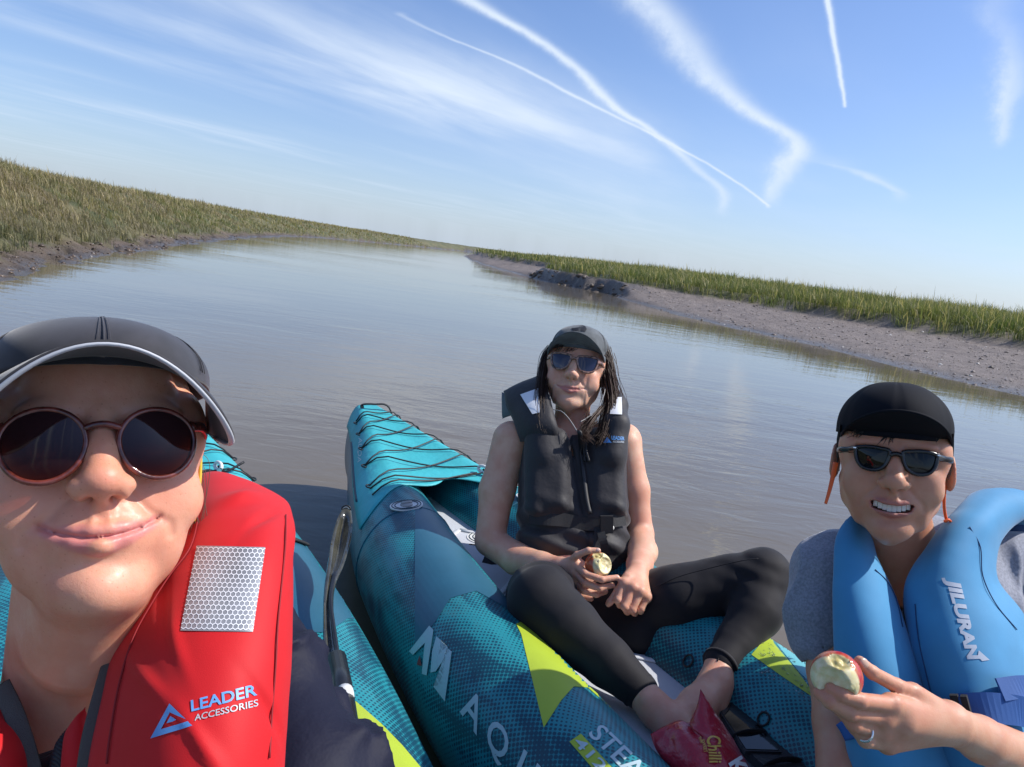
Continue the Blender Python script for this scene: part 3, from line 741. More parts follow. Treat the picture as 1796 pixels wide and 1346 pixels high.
    # valves: printed rings round a screw cap, on each tube and on the floor
    def valve(parent, c, n, x, R_=.045, sx=1.3):
        n = nrm(n); x = nrm(x-n*np.dot(x, n)); y = np.cross(n, x); c = np.asarray(c)
        a = np.linspace(0, 2*np.pi, 41)
        v, f = tube([c-n*.001, c+n*.0022], R_, 40, up=x); 
        base = py_mesh('valve', (v-c)@(np.eye(3)+(sx-1)*np.outer(x, x))+c, f, M_WHITE, parent, False)
        mb = MB()
        for q in (.88, .70): mb.tube([c+n*.003+R_*q*(x*sx*math.cos(t)+y*math.sin(t)) for t in a], .0014, 6, cap=False)
        mb.build('valve_ring', M_HULL, base)
        mb = MB(); mb.tube([c+n*.002, c+n*.008], [R_*.5, R_*.44], 24, up=x); mb.tube([c+n*.009-x*.016, c+n*.011, c+n*.009+x*.016], .004, 8)
        mb.build('valve_cap', M_VALVE, base)
    for side in (-1, 1):
        s = 1.0; ang = .35; lat = side*k_half(s)+(-side)*k_rh(s)*math.sin(-.0)*0
        n = K(0., side*math.sin(.10), 0)-K(0., 0., 0); n = np.array([n[0], n[1], math.cos(.10)])
        c = K(s, side*(k_half(s)+k_rh(s)*math.sin(.10)), k_z(s)+k_rv(s)*math.cos(.10)); valve(out['tube'+('R' if side > 0 else 'L')], c, n, np.append(K.r, 0), .036, 1.35)
    valve(fl, K(1.02, .06, .222), np.array([0, 0, 1.]), np.append(K.r, 0), .05, 1.3)
    P = K(np.linspace(1.02, 1.35, 12), .06+.08*np.sin(np.linspace(0, 1.6, 12)), .229); MB().tube(P, .0035, 6).build('valve_tether', M_CORD, fl)
    return out
K2 = make_kayak((-.590, 2.905), (.518, -.855), 'middle teal inflatable kayak with corded bow deck, carrying the woman in black', None)
K1 = make_kayak((-1.305, 2.612), (.46, -.888), 'teal inflatable kayak at left, mostly hidden behind the woman in the red life vest', None)

# ---- printed panels, lettering and painted-in shade on the tubes (laid onto the real tube surface)
TL = bvh(K2['tubeL']); TR = bvh(K2['tubeR']); T1 = bvh(K1['tubeR'])
kl = K2['tubeL']; kr = K2['tubeR']; k1r = K1['tubeR']
poly_px('slate_shade_panel', [(728, 882), (742, 878), (800, 935), (905, 1060), (925, 1090), (880, 1062), (835, 1037), (790, 1050), (765, 1090), (742, 1118), (728, 1132)], TL, M_SLATE, kl)  # flat slate print; its lower edge paints in the seated woman's shadow
poly_px('lime_panel', [(905, 1095), (914, 1113), (929, 1174), (954, 1277), (984, 1230), (1006, 1205), (1031, 1207), (1084, 1254), (1140, 1300), (1150, 1290), (1060, 1200), (990, 1120), (940, 1080)], TL, M_LIME, kl)
C6 = lambda L: [(600+x*.3341, 1000+y*.3341) for x, y in L]
poly_px('logo_stroke', C6([(358, 428), (462, 296), (484, 318), (450, 555), (425, 545), (440, 385), (378, 447)]), TL, M_PRINT, kl, .003)
poly_px('logo_stroke', C6([(470, 540), (478, 430), (500, 352), (524, 372), (511, 446), (556, 404), (566, 430), (497, 535)]), TL, M_PRINT, kl, .003)
poly_px('logo_stroke', C6([(556, 412), (580, 432), (546, 692), (486, 612), (526, 604)]), TL, M_PRINT, kl, .003)
poly_px('logo_mark', C6([(412, 450), (424, 505), (398, 498)]), TL, M_RED, kl, .003)
quad_text('lettering', 'A', [(807, 1249), (837, 1291), (853, 1241), (823, 1199)], TL, M_PRINT, kl, 2, .015)
quad_text('lettering', 'Q', [(846, 1309), (879, 1350), (899, 1294), (866, 1254)], TL, M_PRINT, kl, 2, .015)
quad_text('lettering', 'UA', [(896, 1372), (960, 1440), (984, 1382), (920, 1314)], TL, M_PRINT, kl, 2, .015)
quad_text('lettering', 'STEAM', [(1030, 1289), (1142, 1402), (1166, 1376), (1056, 1270)], TL, M_PRINT, kl, 2, .012)
poly_px('number_plate', [(999, 1302), (1019, 1288), (1087, 1362), (1065, 1378)], TL, M_LIME, kl, .0012)
quad_text('number', '412', [(1005, 1304), (1053, 1357), (1067, 1345), (1019, 1293)], TL, M_PRINT, kl, 2, .012, off=.0024)
poly_px('lime_panel', [(1350, 1111), (1318, 1149), (1370, 1186), (1426, 1224), (1440, 1234), (1400, 1180), (1358, 1130)], TR, M_LIME, kr)
poly_px('lime_panel', [(1366, 1090), (1345, 1100), (1352, 1112), (1362, 1124), (1400, 1124), (1440, 1148), (1430, 1130), (1405, 1112)], TR, M_LIME, kr)
poly_px('pale_panel', [(1362, 1130), (1384, 1127), (1440, 1170), (1466, 1190), (1450, 1225), (1402, 1180)], TR, M_PALE, kr, .0008)
poly_px('lime_panel', [(604, 1221), (625, 1232), (668, 1270), (705, 1308), (740, 1350), (670, 1350), (640, 1290)], T1, M_LIME, k1r)
poly_px('slate_shade_panel', [(497, 955), (540, 945), (590, 1000), (632, 1062), (640, 1090), (610, 1085), (575, 1110), (500, 1110)], T1, M_SLATE, k1r)  # flat slate patch with the paddle's shadow painted into it
quad_text('lettering', 'AQUA', [(626, 812), (628, 768), (636, 768), (634, 812)][::1], bvh(K2['tubeL'], K2['deck']), M_PRINT, kl, 1, .01)
# drain fittings on the inner side of the right tube
for px, py in ((1208, 1160), (1340, 1262)):
    lo, n, i, t = TR.ray_cast(CAMP, Vector(ray(px, py)).normalized())
    if lo:
        lo = np.array(lo); n = np.array(n); x = nrm(np.cross(n, (0, 0, 1))); y = np.cross(n, x)
        MB().tube([lo+n*.003+.011*(x*math.cos(t)+y*math.sin(t)*1.2) for t in np.linspace(0, 6.283, 25)], .0020, 6, cap=False).build('ring_fitting', M_CORD, kr)
# water droplets on the lime panel
mbd = MB(); rr_ = np.random.default_rng(12)
bm = bmesh.new(); bmesh.ops.create_icosphere(bm, subdivisions=2, radius=1); _sv = np.array([v.co[:] for v in bm.verts]); _sf = [tuple(v.index for v in f.verts) for f in bm.faces]; bm.free()
nd = 0
for i in range(90):
    px, py = 1330+rr_.uniform(0, 95), 1150+rr_.uniform(-8, 55); py += (px-1370)*.55
    lo, n, _, _ = TR.ray_cast(CAMP, Vector(ray(px, py)).normalized())
    if lo: mbd.add(_sv*(.0012+.0022*rr_.random()**2)*np.array([1, 1, .7])+np.array(lo+n*.0012), _sf)
dro = mbd.build('water_droplets', mat('droplet_water', (.9, .95, .95), .03, trans=.95), kr); dro['kind'] = 'stuff'
# backrest of the woman's seat, its frame strap, and the seat pad
K = K2['K']
# ================================================================== PEOPLE: shared builders
class Loc:
    """a Solid seen from a local frame (A columns = local axes, c origin, s scale)"""
    def __init__(q, solid, c, A, s=1.0): q.S = solid; q.c = np.asarray(c, float); q.A = np.asarray(A, float).T.copy(); q.s = s   # A given as rows
    def p(q, v): return q.c+q.s*(q.A@np.asarray(v, float))
    def cap(q, a, b, ra, rb=None, k=.01, mode='u'): q.S.cap(q.p(a), q.p(b), ra*q.s, (ra if rb is None else rb)*q.s, k*q.s, mode); return q
    def ell(q, c, r, M=None, k=.01, mode='u'):
        M = np.eye(3) if M is None else np.asarray(M, float); q.S.ell(q.p(c), np.asarray(r, float)*q.s, M@q.A.T, k*q.s, mode); return q
    def chain(q, P, r, k=.01, mode='u'):
        for i in range(len(P)-1): q.cap(P[i], P[i+1], r[i], r[i+1], k, mode)
        return q
    def pts(q, V): return q.c+q.s*(np.asarray(V, float)@q.A.T)
def rotx(a): c, s = math.cos(a), math.sin(a); return np.array([[1, 0, 0], [0, c, -s], [0, s, c]])
def roty(a): c, s = math.cos(a), math.sin(a); return np.array([[c, 0, s], [0, 1, 0], [-s, 0, c]])
def rotz(a): c, s = math.cos(a), math.sin(a); return np.array([[c, -s, 0], [s, c, 0], [0, 0, 1]])
def look_frame(px, py, yaw=0, pitch=0, roll=0):
    """head axes (rows x,y,z): face (-y) towards the viewer, then turned: yaw + to photo right, pitch + up, roll + clockwise in photo"""
    y = nrm(ray(px, py)); x = nrm(np.cross(y, _uc)); z = np.cross(x, y)
    B = np.array([x, y, z])                                   # rows
    Rl = rotz(yaw)@rotx(-pitch)@roty(roll)                    # columns = new axes in old frame
    return Rl.T@B

def head(L, smile=.35, teeth=False, nose=1.0, jaw=1.0, lipf=1.0, ears=True, face_w=1.0, full=0., mouth_w=1.0, nose_out=0.0, cran=1.0):
    """face looks towards local -y, origin between the eyes' height and the ears"""
    w = face_w
    L.ell((0, .018, .034), (.0765*w, .098, .088*cran), k=.02)
    L.ell((0, -.028, -.030), (.0625*w, .062, .075), k=.03)
    for s in (-1, 1):
        L.cap((s*.053*w*jaw, .012, -.042), (s*.046*w*jaw, -.002, -.066), .016, .014, k=.03)
        L.cap((s*.045*w*jaw, -.004, -.067), (s*.016, -.070, -.102), .015, .014, k=.03)
        L.ell((s*.043*w, -.058, -.026), (.023, .024, .021), k=.026)
        L.ell((s*.049*w, -.016, -.030), (.020, .036, .040), k=.025)                # cheekbone
        L.ell((s*.037*w, -.057, -.048), (.022, .022, .024), k=.025)                # cheek lifted by the smile
        L.ell((s*.030, -.082, .020), (.022, .010, .008), k=.02)
        L.ell((s*.058*w, -.042, .012), (.020, .034, .034), k=.02)                   # brow
        L.ell((s*.032, -.094, .000), (.017, .010, .011), k=.014, mode='s')         # socket
        L.ell((s*.032, -.078, .000), (.0135, .0135, .0125), k=.005)                # lids over the eye
    L.ell((0, -.070, .048), (.048, .022, .034), k=.03)                             # forehead
    L.ell((0, -.080, -.103-.004*full), (.020*jaw, .015, .015), k=.020)              # chin
    if full:
        for q in (-1, 1): L.ell((q*.040, -.040, -.072), (.026*full, .034, .030), k=.03)
        L.ell((0, -.045, -.112), (.042*full, .034, .018), k=.03)
    # nose
    n = nose; npz = nose_out
    L.chain([(0, -.088, .014), (0, -.098, -.010), (0, -.1120*n**.3+npz, -.030)], [.0090, .0098*n, .0112*n], k=.015)
    L.ell((0, -.1140*n**.3+npz, -.0330), (.0128*n, .0108, .0102*n), k=.010)
    for s in (-1, 1): L.ell((s*.0138*n, -.1025, -.0375), (.0076*n, .0105, .0080), k=.0105)
    L.cap((0, -.111+npz, -.0425), (0, -.096, -.048), .0045, .004, k=.006)
    for s in (-1, 1): L.ell((s*.0078*n, -.1040, -.0462), (.0040, .0064, .0030), k=.003, mode='s')
    # muzzle, philtrum, lips
    L.ell((0, -.078, -.068), (.033, .018, .024), k=.022)
    sm = smile; cx = (.0245+.008*sm)*mouth_w; cz = -.0705+.0105*sm; cy = -.0805+.006*sm
    open_ = .0028 if teeth else 0.0
    up = [(-cx, cy, cz), (-.015, -.0915, -.0680+.0024*sm), (-.006, -.0955, -.0664), (0, -.0957, -.0670), (.006, -.0955, -.0664), (.015, -.0915, -.0680+.0024*sm), (cx, cy, cz)]
    lo = [(-cx, cy, cz-.001), (-.015, -.0900, -.0745+.0026*sm-open_), (0, -.0945, -.0770-open_*1.5), (.015, -.0900, -.0745+.0026*sm-open_), (cx, cy, cz-.001)]
    up = [(p[0], p[1], p[2]+open_*.5) for p in up]
    L.chain(up, [.0014, .0034*lipf, .0040*lipf, .0038*lipf, .0040*lipf, .0034*lipf, .0014], k=.0075)
    L.chain(lo, [.0014, .0050*lipf, .0070*lipf, .0050*lipf, .0014], k=.0075)
    mid = [(-cx-.002, cy-.0028, cz+.0003), (-.024, -.0885, -.0712+.0045*sm), (-.014, -.0965, -.0715+.002*sm), (-.006, -.1022, -.0708), (0, -.1028, -.0716), (.006, -.1022, -.0708), (.014, -.0965, -.0715+.002*sm), (.024, -.0885, -.0712+.0045*sm), (cx+.002, cy-.0028, cz+.0003)]
    if not teeth: L.ell((0, -.0860, -.0715), (.023, .0085, .0085), k=.005)
    if teeth:
        L.ell((0, -.088, -.0722-open_*.35), (cx*.82, .022, .0056), k=.003, mode='s')
        L.ell((-cx*.5, -.084, -.0700), (cx*.40, .016, .0044), roty(-.28), k=.003, mode='s'); L.ell((cx*.5, -.084, -.0700), (cx*.40, .016, .0044), roty(.28), k=.003, mode='s')

    for s in (-1, 1):
        if 0: L.chain([(s*.018, -.1000, -.040), (s*.030, -.0905, -.052), (s*(cx+.0095), -.078, -.068)], [.0010, .0014, .0012], k=.0085, mode='s')
        L.ell((s*(cx+.017), -.062, cz+.014), (.017, .014, .019), k=.016)
    L.ell((0, -.0985, -.0885), (.015, .006, .004), k=.011, mode='s')                # hollow under the lip
    for q_ in (-1, 1): L.ell((q_*.0115, -.0900, -.022), (.0085, .0095, .016), k=.012)        # sides of the nose
    fold = np.array([(.0185, -.041), (.0235, -.046), (.0300, -.054), (cx+.0085, -.064), (cx+.0095, -.072)])
    def crease(P):
        q = (P-L.c)@L.A/L.s; x, y, z = q[..., 0], q[..., 1], q[..., 2]; ax = np.abs(x); m = (y < -.055)
        out = 0
        if not teeth:
            zl = -.0712+(cz+.0712)*np.clip(ax/cx, 0, 1.2)**2+.0003*np.cos(np.clip(ax/.009, 0, 1)*np.pi)*(ax < .009)
            out = out+.0030*np.exp(-((z-zl)/.00095)**2)*(1-ss(ax, cx-.001, cx+.004))
            out = out+.0012*np.exp(-((z-zl)/.0032)**2)*(1-ss(ax, cx-.001, cx+.004))
        d = np.full(ax.shape, 1.0)
        for i in range(len(fold)-1):
            a_, b_ = fold[i], fold[i+1]; ab = b_-a_; t = np.clip(((ax-a_[0])*ab[0]+(z-a_[1])*ab[1])/(ab@ab), 0, 1); d = np.minimum(d, np.hypot(ax-a_[0]-t*ab[0], z-a_[1]-t*ab[1]))
        out = out+(.0012*min(smile, .7)/.5)*np.exp(-(d/.0034)**2)
        out = out-.0010*np.exp(-(((ax-.0055)/.0022)**2))*np.exp(-((z+.057)/.006)**2)          # philtrum ridges
        return out*m
    cc = L.p((0, -.085, -.055)); L.S.warp(crease, cc-.075*L.s, cc+.075*L.s)
    if ears:
        for s in (-1, 1):
            M = (rotz(s*.35)@rotx(-.15)).T
            L.ell((s*.082*w, .012, -.014), (.0065, .0175, .0300), M, k=.006)
            L.ell((s*.0885*w, .009, -.010), (.006, .011, .020), M, k=.004, mode='s')
            L.ell((s*.081*w, .006, -.014), (.004, .006, .009), M, k=.004)
    return dict(up=up, lo=lo, cx=cx, cz=cz)

def seg_min(P, pts):
    d = np.full(len(P), 1e9)
    for i in range(len(pts)-1):
        a = pts[i]; b = pts[i+1]; ab = b-a; t = np.clip(((P-a)@ab)/(ab@ab), 0, 1); d = np.minimum(d, np.linalg.norm(P-a-t[:, None]*ab, axis=1))
    return d
def face_paint(o, L, info, lipf=1.0, extra=None):
    """lip / flush / stubble masks as point attributes"""
    V = verts(o); up = L.pts(info['up']); lo = L.pts(info['lo'])
    q = (V-L.c)@L.A/L.s
    d = np.minimum(seg_min(V, up)/L.s-.0046*lipf, seg_min(V, lo)/L.s-.0066*lipf)
    d = np.where(q[:, 1] > -.070, 1, d)
    fattr(o, 'lip', (1-ss(d, .0004, .0022))*(1-ss(np.abs(q[:, 0]), info['cx']-.005, info['cx']+.002)*.8))
    fl = np.exp(-((q[:, 0]/.013)**2+((q[:, 2]+.036)/.014)**2))*(q[:, 1] < -.085)
    for s in (-1, 1): fl = fl+.8*np.exp(-(((q[:, 0]-s*.043)/.022)**2+((q[:, 2]+.030)/.017)**2))*(q[:, 1] < -.03)+.7*(np.abs(q[:, 0]-s*.085) < .009)*(np.abs(q[:, 2]+.014) < .034)*(np.abs(q[:, 1]-.01) < .03)
    fattr(o, 'flush', np.clip(fl, 0, 1))
    st = ss(-q[:, 2], .040, .060)*(np.abs(q[:, 0]) < .08)*(q[:, 1] < .01)*(1-ss(-q[:, 2], .11, .13)); fattr(o, 'stubble', st)
    fattr(o, 'face', 1.0*(q[:, 1] < -.02)*(np.abs(q[:, 2]) < .14)*(np.abs(q[:, 0]) < .1))

def skin_mat(name, col, lip, flush=.5, freckle=0., stubble=0., rough=.45, wm=True):
    m = bpy.data.materials.new(name); m.use_nodes = True; t = NT(m.node_tree); b = t.n['Principled BSDF']
    p = t.add('ShaderNodeNewGeometry').outputs['Position']
    A = lambda n: t.add('ShaderNodeAttribute', attribute_name=n).outputs['Fac']
    n1 = t.noise(p, 28., 4., .6); n2 = t.noise(p, 260., 3., .6)
    c = t.mix(t.mapr(n1, .3, .7), tuple(x*y for x, y in zip(col, (.95, .82, .78))), tuple(x*y for x, y in zip(col, (1.05, 1.07, 1.08))))
    red = (col[0]*1.0, col[1]*.62, col[2]*.60)
    c = t.mix(t.m('MULTIPLY', t.m('MULTIPLY', A('flush'), flush), t.mapr(n1, .2, .7, .6, 1.)), c, red)
    if freckle:
        v = t.add('ShaderNodeTexVoronoi', {'Vector': p, 'Scale': 330., 'Randomness': 1.0}); ds = v.outputs['Distance']; cc = t.add('ShaderNodeSeparateColor', {0: v.outputs['Color']}).outputs[0]
        f = t.m('MULTIPLY', t.mapr(t.m('ADD', ds, t.m('MULTIPLY', n2, .15)), .20, .36, 1., 0.), t.mapr(cc, .52, .95)); f = t.m('MULTIPLY', t.m('MULTIPLY', f, freckle), A('face'))
        c = t.mix(f, c, (col[0]*.60, col[1]*.40, col[2]*.30))
    if wm: c = t.mix(t.m('MULTIPLY', t.mapr(t.noise(p, 9., 2.), .35, .65), .35), c, red)
    if stubble: c = t.mix(t.m('MULTIPLY', t.m('MULTIPLY', A('stubble'), stubble), t.mapr(t.noise(p, 1500., 2.), .3, .6)), c, (.06, .045, .04))
    c = t.mix(t.m('MULTIPLY', A('lip'), .82), c, lip)
    t.l.new(c, b.inputs['Base Color'])
    t.l.new(t.mapr(n2, .3, .7, rough-.06, rough+.1), b.inputs['Roughness'])
    b.inputs['Subsurface Weight'].default_value = .35; b.inputs['Subsurface Radius'].default_value = (.014, .0045, .0022); b.inputs['Subsurface Scale'].default_value = .55
    b.inputs['Specular IOR Level'].default_value = .42
    h = t.m('ADD', t.m('MULTIPLY', t.noise(p, 900., 3., .7), .00030), t.m('MULTIPLY', n2, .00045))
    t.l.new(t.add('ShaderNodeBump', {'Height': h, 'Strength': 1., 'Distance': .55}).outputs[0], b.inputs['Normal'])
    return m

def nail(tip, prev, r, parent, M):
    tip = W(*tip); prev = W(*prev); d = nrm(tip-prev); v = nrm(CAMP-Vector(tip)); n = nrm(np.array(v)+np.array([0, 0, .5])); n = nrm(n-d*np.dot(n, d)); s = np.cross(d, n)
    S_ = Solid(); S_.ell(tip+n*r*.62-d*r*.15, (r*.62, r*.80, r*.36), np.array([s, d, n]), k=0); S_.build('fingernail', .0007, M, parent)
def outline(kind):
    """lens outline (x to the temple side, z up) for the lens at +x, metres"""
    if kind == 'round':
        a = np.linspace(0, 2*np.pi, 48, endpoint=False); x = .0250*np.cos(a); z = .0262*np.sin(a); z = np.where(z > 0, z*.86, z*1.04); return np.c_[x+.0350, z-.004]
    pts = np.array([(.0085, .012), (.020, .0165), (.040, .0185), (.0585, .0165), (.0600, .010), (.0575, -.006), (.050, -.019), (.036, -.0235), (.022, -.021), (.0125, -.010)]) if kind == 'square' else \
        np.array([(.0095, .013), (.022, .0170), (.040, .0185), (.0560, .0150), (.0580, .006), (.0550, -.008), (.047, -.0190), (.033, -.0225), (.021, -.0190), (.0125, -.008)])*np.array([1., .90])
    q = catmull(np.vstack([pts[-1:], pts, pts[:2]]), 5); i0 = 5; return q[i0:i0+len(pts)*5]
def glasses(L, kind, Mf, Ml, parent, yoff=-.108, zoff=0., rim=.0022, depth=1.0, temple_r=.0024, scale=1.0, curve=7.0):
    g = MB(); gl = []
    def P(x, z, dy=0.): return L.p((x*scale, yoff+curve*x*x*.55+dy, z*scale+zoff))
    V2 = outline(kind); n = len(V2); nose = None
    yv = nrm(L.A@np.array([0, 1., 0]))
    for s in (-1, 1):
        Pt = np.array([P(s*x, z) for x, z in V2]+[P(s*V2[0][0], V2[0][1])]); 
        # rim: rectangular section swept round the lens
        g.tube(np.vstack([Pt, Pt[1:2]]), rim*L.s*1.0, 8, up=yv, flat=1.25*depth, cap=False)
    # bridge
    zi = .0055 if kind != 'round' else .004; xi = .0095 if kind != 'round' else .0115
    br = np.array([P(x, zi+.0035*(1-(x/xi)**2)) for x in np.linspace(-xi, xi, 9)]); g.tube(br, rim*1.15*L.s, 8, up=yv, flat=1.2)
    for s in (-1, 1):
        xo = V2[:, 0].max(); j = P(s*(xo+.001), .010 if kind != 'round' else .006)
        xt = .0745
        T = [P(s*(xo-.002), .011 if kind != 'round' else .007), L.p((s*(xo+.008)*scale, yoff+.030, .009*scale+zoff)), L.p((s*xt, -.055, .006+zoff)), L.p((s*(xt+.003), .0, .002+zoff*.6)), L.p((s*(xt+.003), .012, -.006)), L.p((s*(xt+.001), .028, -.03))]
        g.tube(catmull(T, 6), np.linspace(rim*1.3, temple_r, 31)*L.s, 8, up=L.A@np.array([0, 0, 1.]), flat=1.5)
    root = g.build('sunglasses', Mf, parent)
    for s in (-1, 1):
        c = np.array([P(s*V2[:, 0].mean(), V2[:, 1].mean(), -.0022)]); rings = [c]
        V = [c[0]]; F = []
        for k, f in enumerate((.35, .7, .92, 1.0)):
            for x, z in V2:
                xx = V2[:, 0].mean()+(x-V2[:, 0].mean())*f; zz = V2[:, 1].mean()+(z-V2[:, 1].mean())*f
                V.append(P(s*xx, zz, -.0022*(1-f*f)))
        V = np.array(V)
        for i in range(n):
            F.append((0, 1+i, 1+(i+1) % n))
            for k in range(3): a = 1+k*n; b = 1+(k+1)*n; F.append((a+i, b+i, b+(i+1) % n, a+(i+1) % n))
        if s > 0: F = [f[::-1] for f in F]
        V, F = thin_sheet(V, F, -.0018*s*(-1 if s < 0 else -1)*0+.0016)
        o = py_mesh('lens', V, F, Ml, root)
    return root

def cap_hat(L, Mc, Mb, parent, rx=.086, ry=.114, rz=.102, c=(0, .012, .036), tilt=.12, brim_len=.072, brim_w=1.02, droop=.030, rimz=-.002, edge=None, edge_w=.004, lift=0.0, name='cap', seams=True, brim_pitch=0.0):
    """peaked cap: crown dome + curved brim + seams"""
    c = np.array(c); Rt = rotx(-tilt)
    def D(ph, th):      # ph 0 = front (-y), th 0 rim .. pi/2 top
        p = np.array([rx*math.sin(ph)*math.cos(th)**.9, -ry*math.cos(ph)*math.cos(th)**.85, rz*math.sin(th)**.95+rimz+lift*max(0, math.cos(ph))*math.sin(2*th)])
        return L.p(c+Rt@p)
    nu, nv = 26, 72; V = []
    for i in range(nu):
        th = -.16+(math.pi/2+.16)*(i/(nu-1))
        for j in range(nv):
            ph = 2*math.pi*j/nv; t = max(th, 0.)
            p = np.array([rx*math.sin(ph)*math.cos(t)**.9, -ry*math.cos(ph)*math.cos(t)**.85, rz*math.sin(t)**.95+rimz+lift*max(0, math.cos(ph))*math.sin(2*t)])
            if th < 0: p[2] += rz*th*.9
            crease = .0012*math.exp(-((((ph*6/(2*math.pi))+.5) % 1-.5)/.03)**2)
            p *= 1-crease/rx+float(fbm(np.array([p*22+c*9]), 2, 3)[0])*.018; p += np.array([.0015*math.sin(5*ph+3*t), .0015*math.cos(4*ph+2*t), 0])*math.cos(t)
            V.append(L.p(c+Rt@p))
    V, F = thin_sheet(np.array(V), grid_faces(nu, nv, True), .0022)
    crown = py_mesh(name, V, F, Mc, parent)
    if seams:
        for k in range(6):
            ph = (k+.5)*math.pi/3 if k % 1 == 0 else 0
            ph = k*math.pi/3
            P = [D(ph, t) for t in np.linspace(0.02, math.pi/2-.03, 18)]; MB().tube(P, .0007*L.s, 6).build('seam', Mc, crown)
            for dp in (-.055, .055):
                P = [D(ph+dp*(1-.5*t), t)+(D(ph, t)-L.p(c))*.004 for t in np.linspace(0.02, math.pi/2-.25, 14)]; MB().tube(P, .00035*L.s, 5).build('stitching', Mc, crown)
        MB().tube([D(0, math.pi/2-.001)+L.A@np.array([0, 0, -.001]), D(0, math.pi/2)+L.A@np.array([0, 0, .004])], [.005*L.s, .004*L.s], 14, up=L.A@np.array([1., 0, 0])).build('button', Mc, crown)
    # brim
    na, nr = 49, 16; V = []; A = np.linspace(-1, 1, na); top = []
    rim_pt = {}
    def B(a, r):
        ph = a*1.12; p0 = np.array([rx*math.sin(ph), -ry*math.cos(ph), rimz-.002])
        ext = brim_len*(1-abs(a)**4)**.6 if abs(a) < 1 else 0
        x = p0[0]*(1+(brim_w*1.0-1)*r**.7*(1-a**4))
        y = p0[1]-ext*r*(1-.10*a*a)
        z = p0[2]-droop*((x/.085)**2)*(.35+.65*r)-ext*r*math.sin(brim_pitch)
        return L.p(c+Rt@np.array([x, y, z+.004*math.sin(r*2)]))
    for i in range(nr):
        for a in A: V.append(B(a, i/(nr-1)))
    V, F = thin_sheet(np.array(V), grid_faces(nr, na), .0032)
    br = py_mesh('brim', V, F, Mb, crown)
    if edge is not None:
        P = [B(a, 1.0) for a in A[1:-1]]; MB().tube(P, edge_w*L.s, 8, up=L.A@np.array([0, 0, 1.]), flat=.6).build('brim_edging', edge, br)
    return crown, B, D

def panel(name, rows, thick, M, parent, n=7, wr=.003, ws=9., seed=0, edge=5.0, both=True, hug=0.0, fn=None):
    """padded panel: rows of (px, py, distance) control points, smooth through all of them, pillow-like thickness"""
    R_ = np.array([[W(*p) for p in r] for r in rows]); 
    A = np.array([catmull(r, n) for r in R_]); A = np.array([catmull(A[:, j], n) for j in range(A.shape[1])]).transpose(1, 0, 2)
    nu, nv = A.shape[:2]; du = np.gradient(A, axis=0); dv = np.gradient(A, axis=1); N = np.cross(du, dv); N /= np.linalg.norm(N, axis=2)[..., None]+1e-12
    if (N*(A-np.array([0, 0, CAM_H]))).sum() > 0: N = -N       # outwards
    u = np.linspace(-1, 1, nu)[:, None]; v = np.linspace(-1, 1, nv)[None, :]
    prof = (np.clip(1-np.abs(u)**edge, 0, 1)*np.clip(1-np.abs(v)**edge, 0, 1))**.5
    w = fbm(A*ws+seed*7.7, 4, seed)*wr+ (0 if fn is None else fn((u+1)/2, (v+1)/2))
    Fr = A+N*(thick*.5*prof+w)[..., None]; Bk = A-N*(thick*.5*prof)[..., None]
    V = np.concatenate([Fr.reshape(-1, 3), Bk.reshape(-1, 3)]); k = nu*nv
    F = grid_faces(nu, nv); F2 = F+[tuple(i+k for i in f[::-1]) for f in F]
    rim = [j for j in range(nv)]+[i*nv+nv-1 for i in range(1, nu)]+[(nu-1)*nv+j for j in range(nv-2, -1, -1)]+[i*nv for i in range(nu-2, 0, -1)]
    for a, b in zip(rim, rim[1:]+rim[:1]): F2.append((b, a, a+k, b+k))
    o = py_mesh(name, V, F2, M, parent)
    bm = bmesh.new(); bm.from_mesh(o.data); bmesh.ops.recalc_face_normals(bm, faces=bm.faces[:]); bm.to_mesh(o.data); bm.free(); smooth(o.data)
    o['_iso'] = 0
    del o['_iso']
    return o, Fr
def strap(name, pts, w, th, M, parent, up=None, n=8, obj=True):
    P = catmull([W(*p) for p in pts], n); 
    N = np.array([nrm(np.array([0, 0, CAM_H])-p) for p in P]); T = np.gradient(P, axis=0); T /= np.linalg.norm(T, axis=1)[:, None]; S_ = np.cross(T, N); S_ /= np.linalg.norm(S_, axis=1)[:, None]; N = np.cross(S_, T)
    V = []; 
    for p, s, nn in zip(P, S_, N):
        for a, b in ((-1, 0), (-.85, 1), (.85, 1), (1, 0), (.85, -1), (-.85, -1)): V.append(p+s*a*w/2+nn*b*th/2)
    return py_mesh(name, V, grid_faces(len(P), 6, True)+[tuple(range(6)), tuple(len(V)-6+i for i in range(6))[::-1]], M, parent)
def ribbon_px(name, pts, r, M, parent, n=8, flat=1.0, seg=8):
    P = catmull([W(*p) for p in pts], n); return MB().tube(P, r, seg, up=nrm(_f), flat=flat).build(name, M, parent)
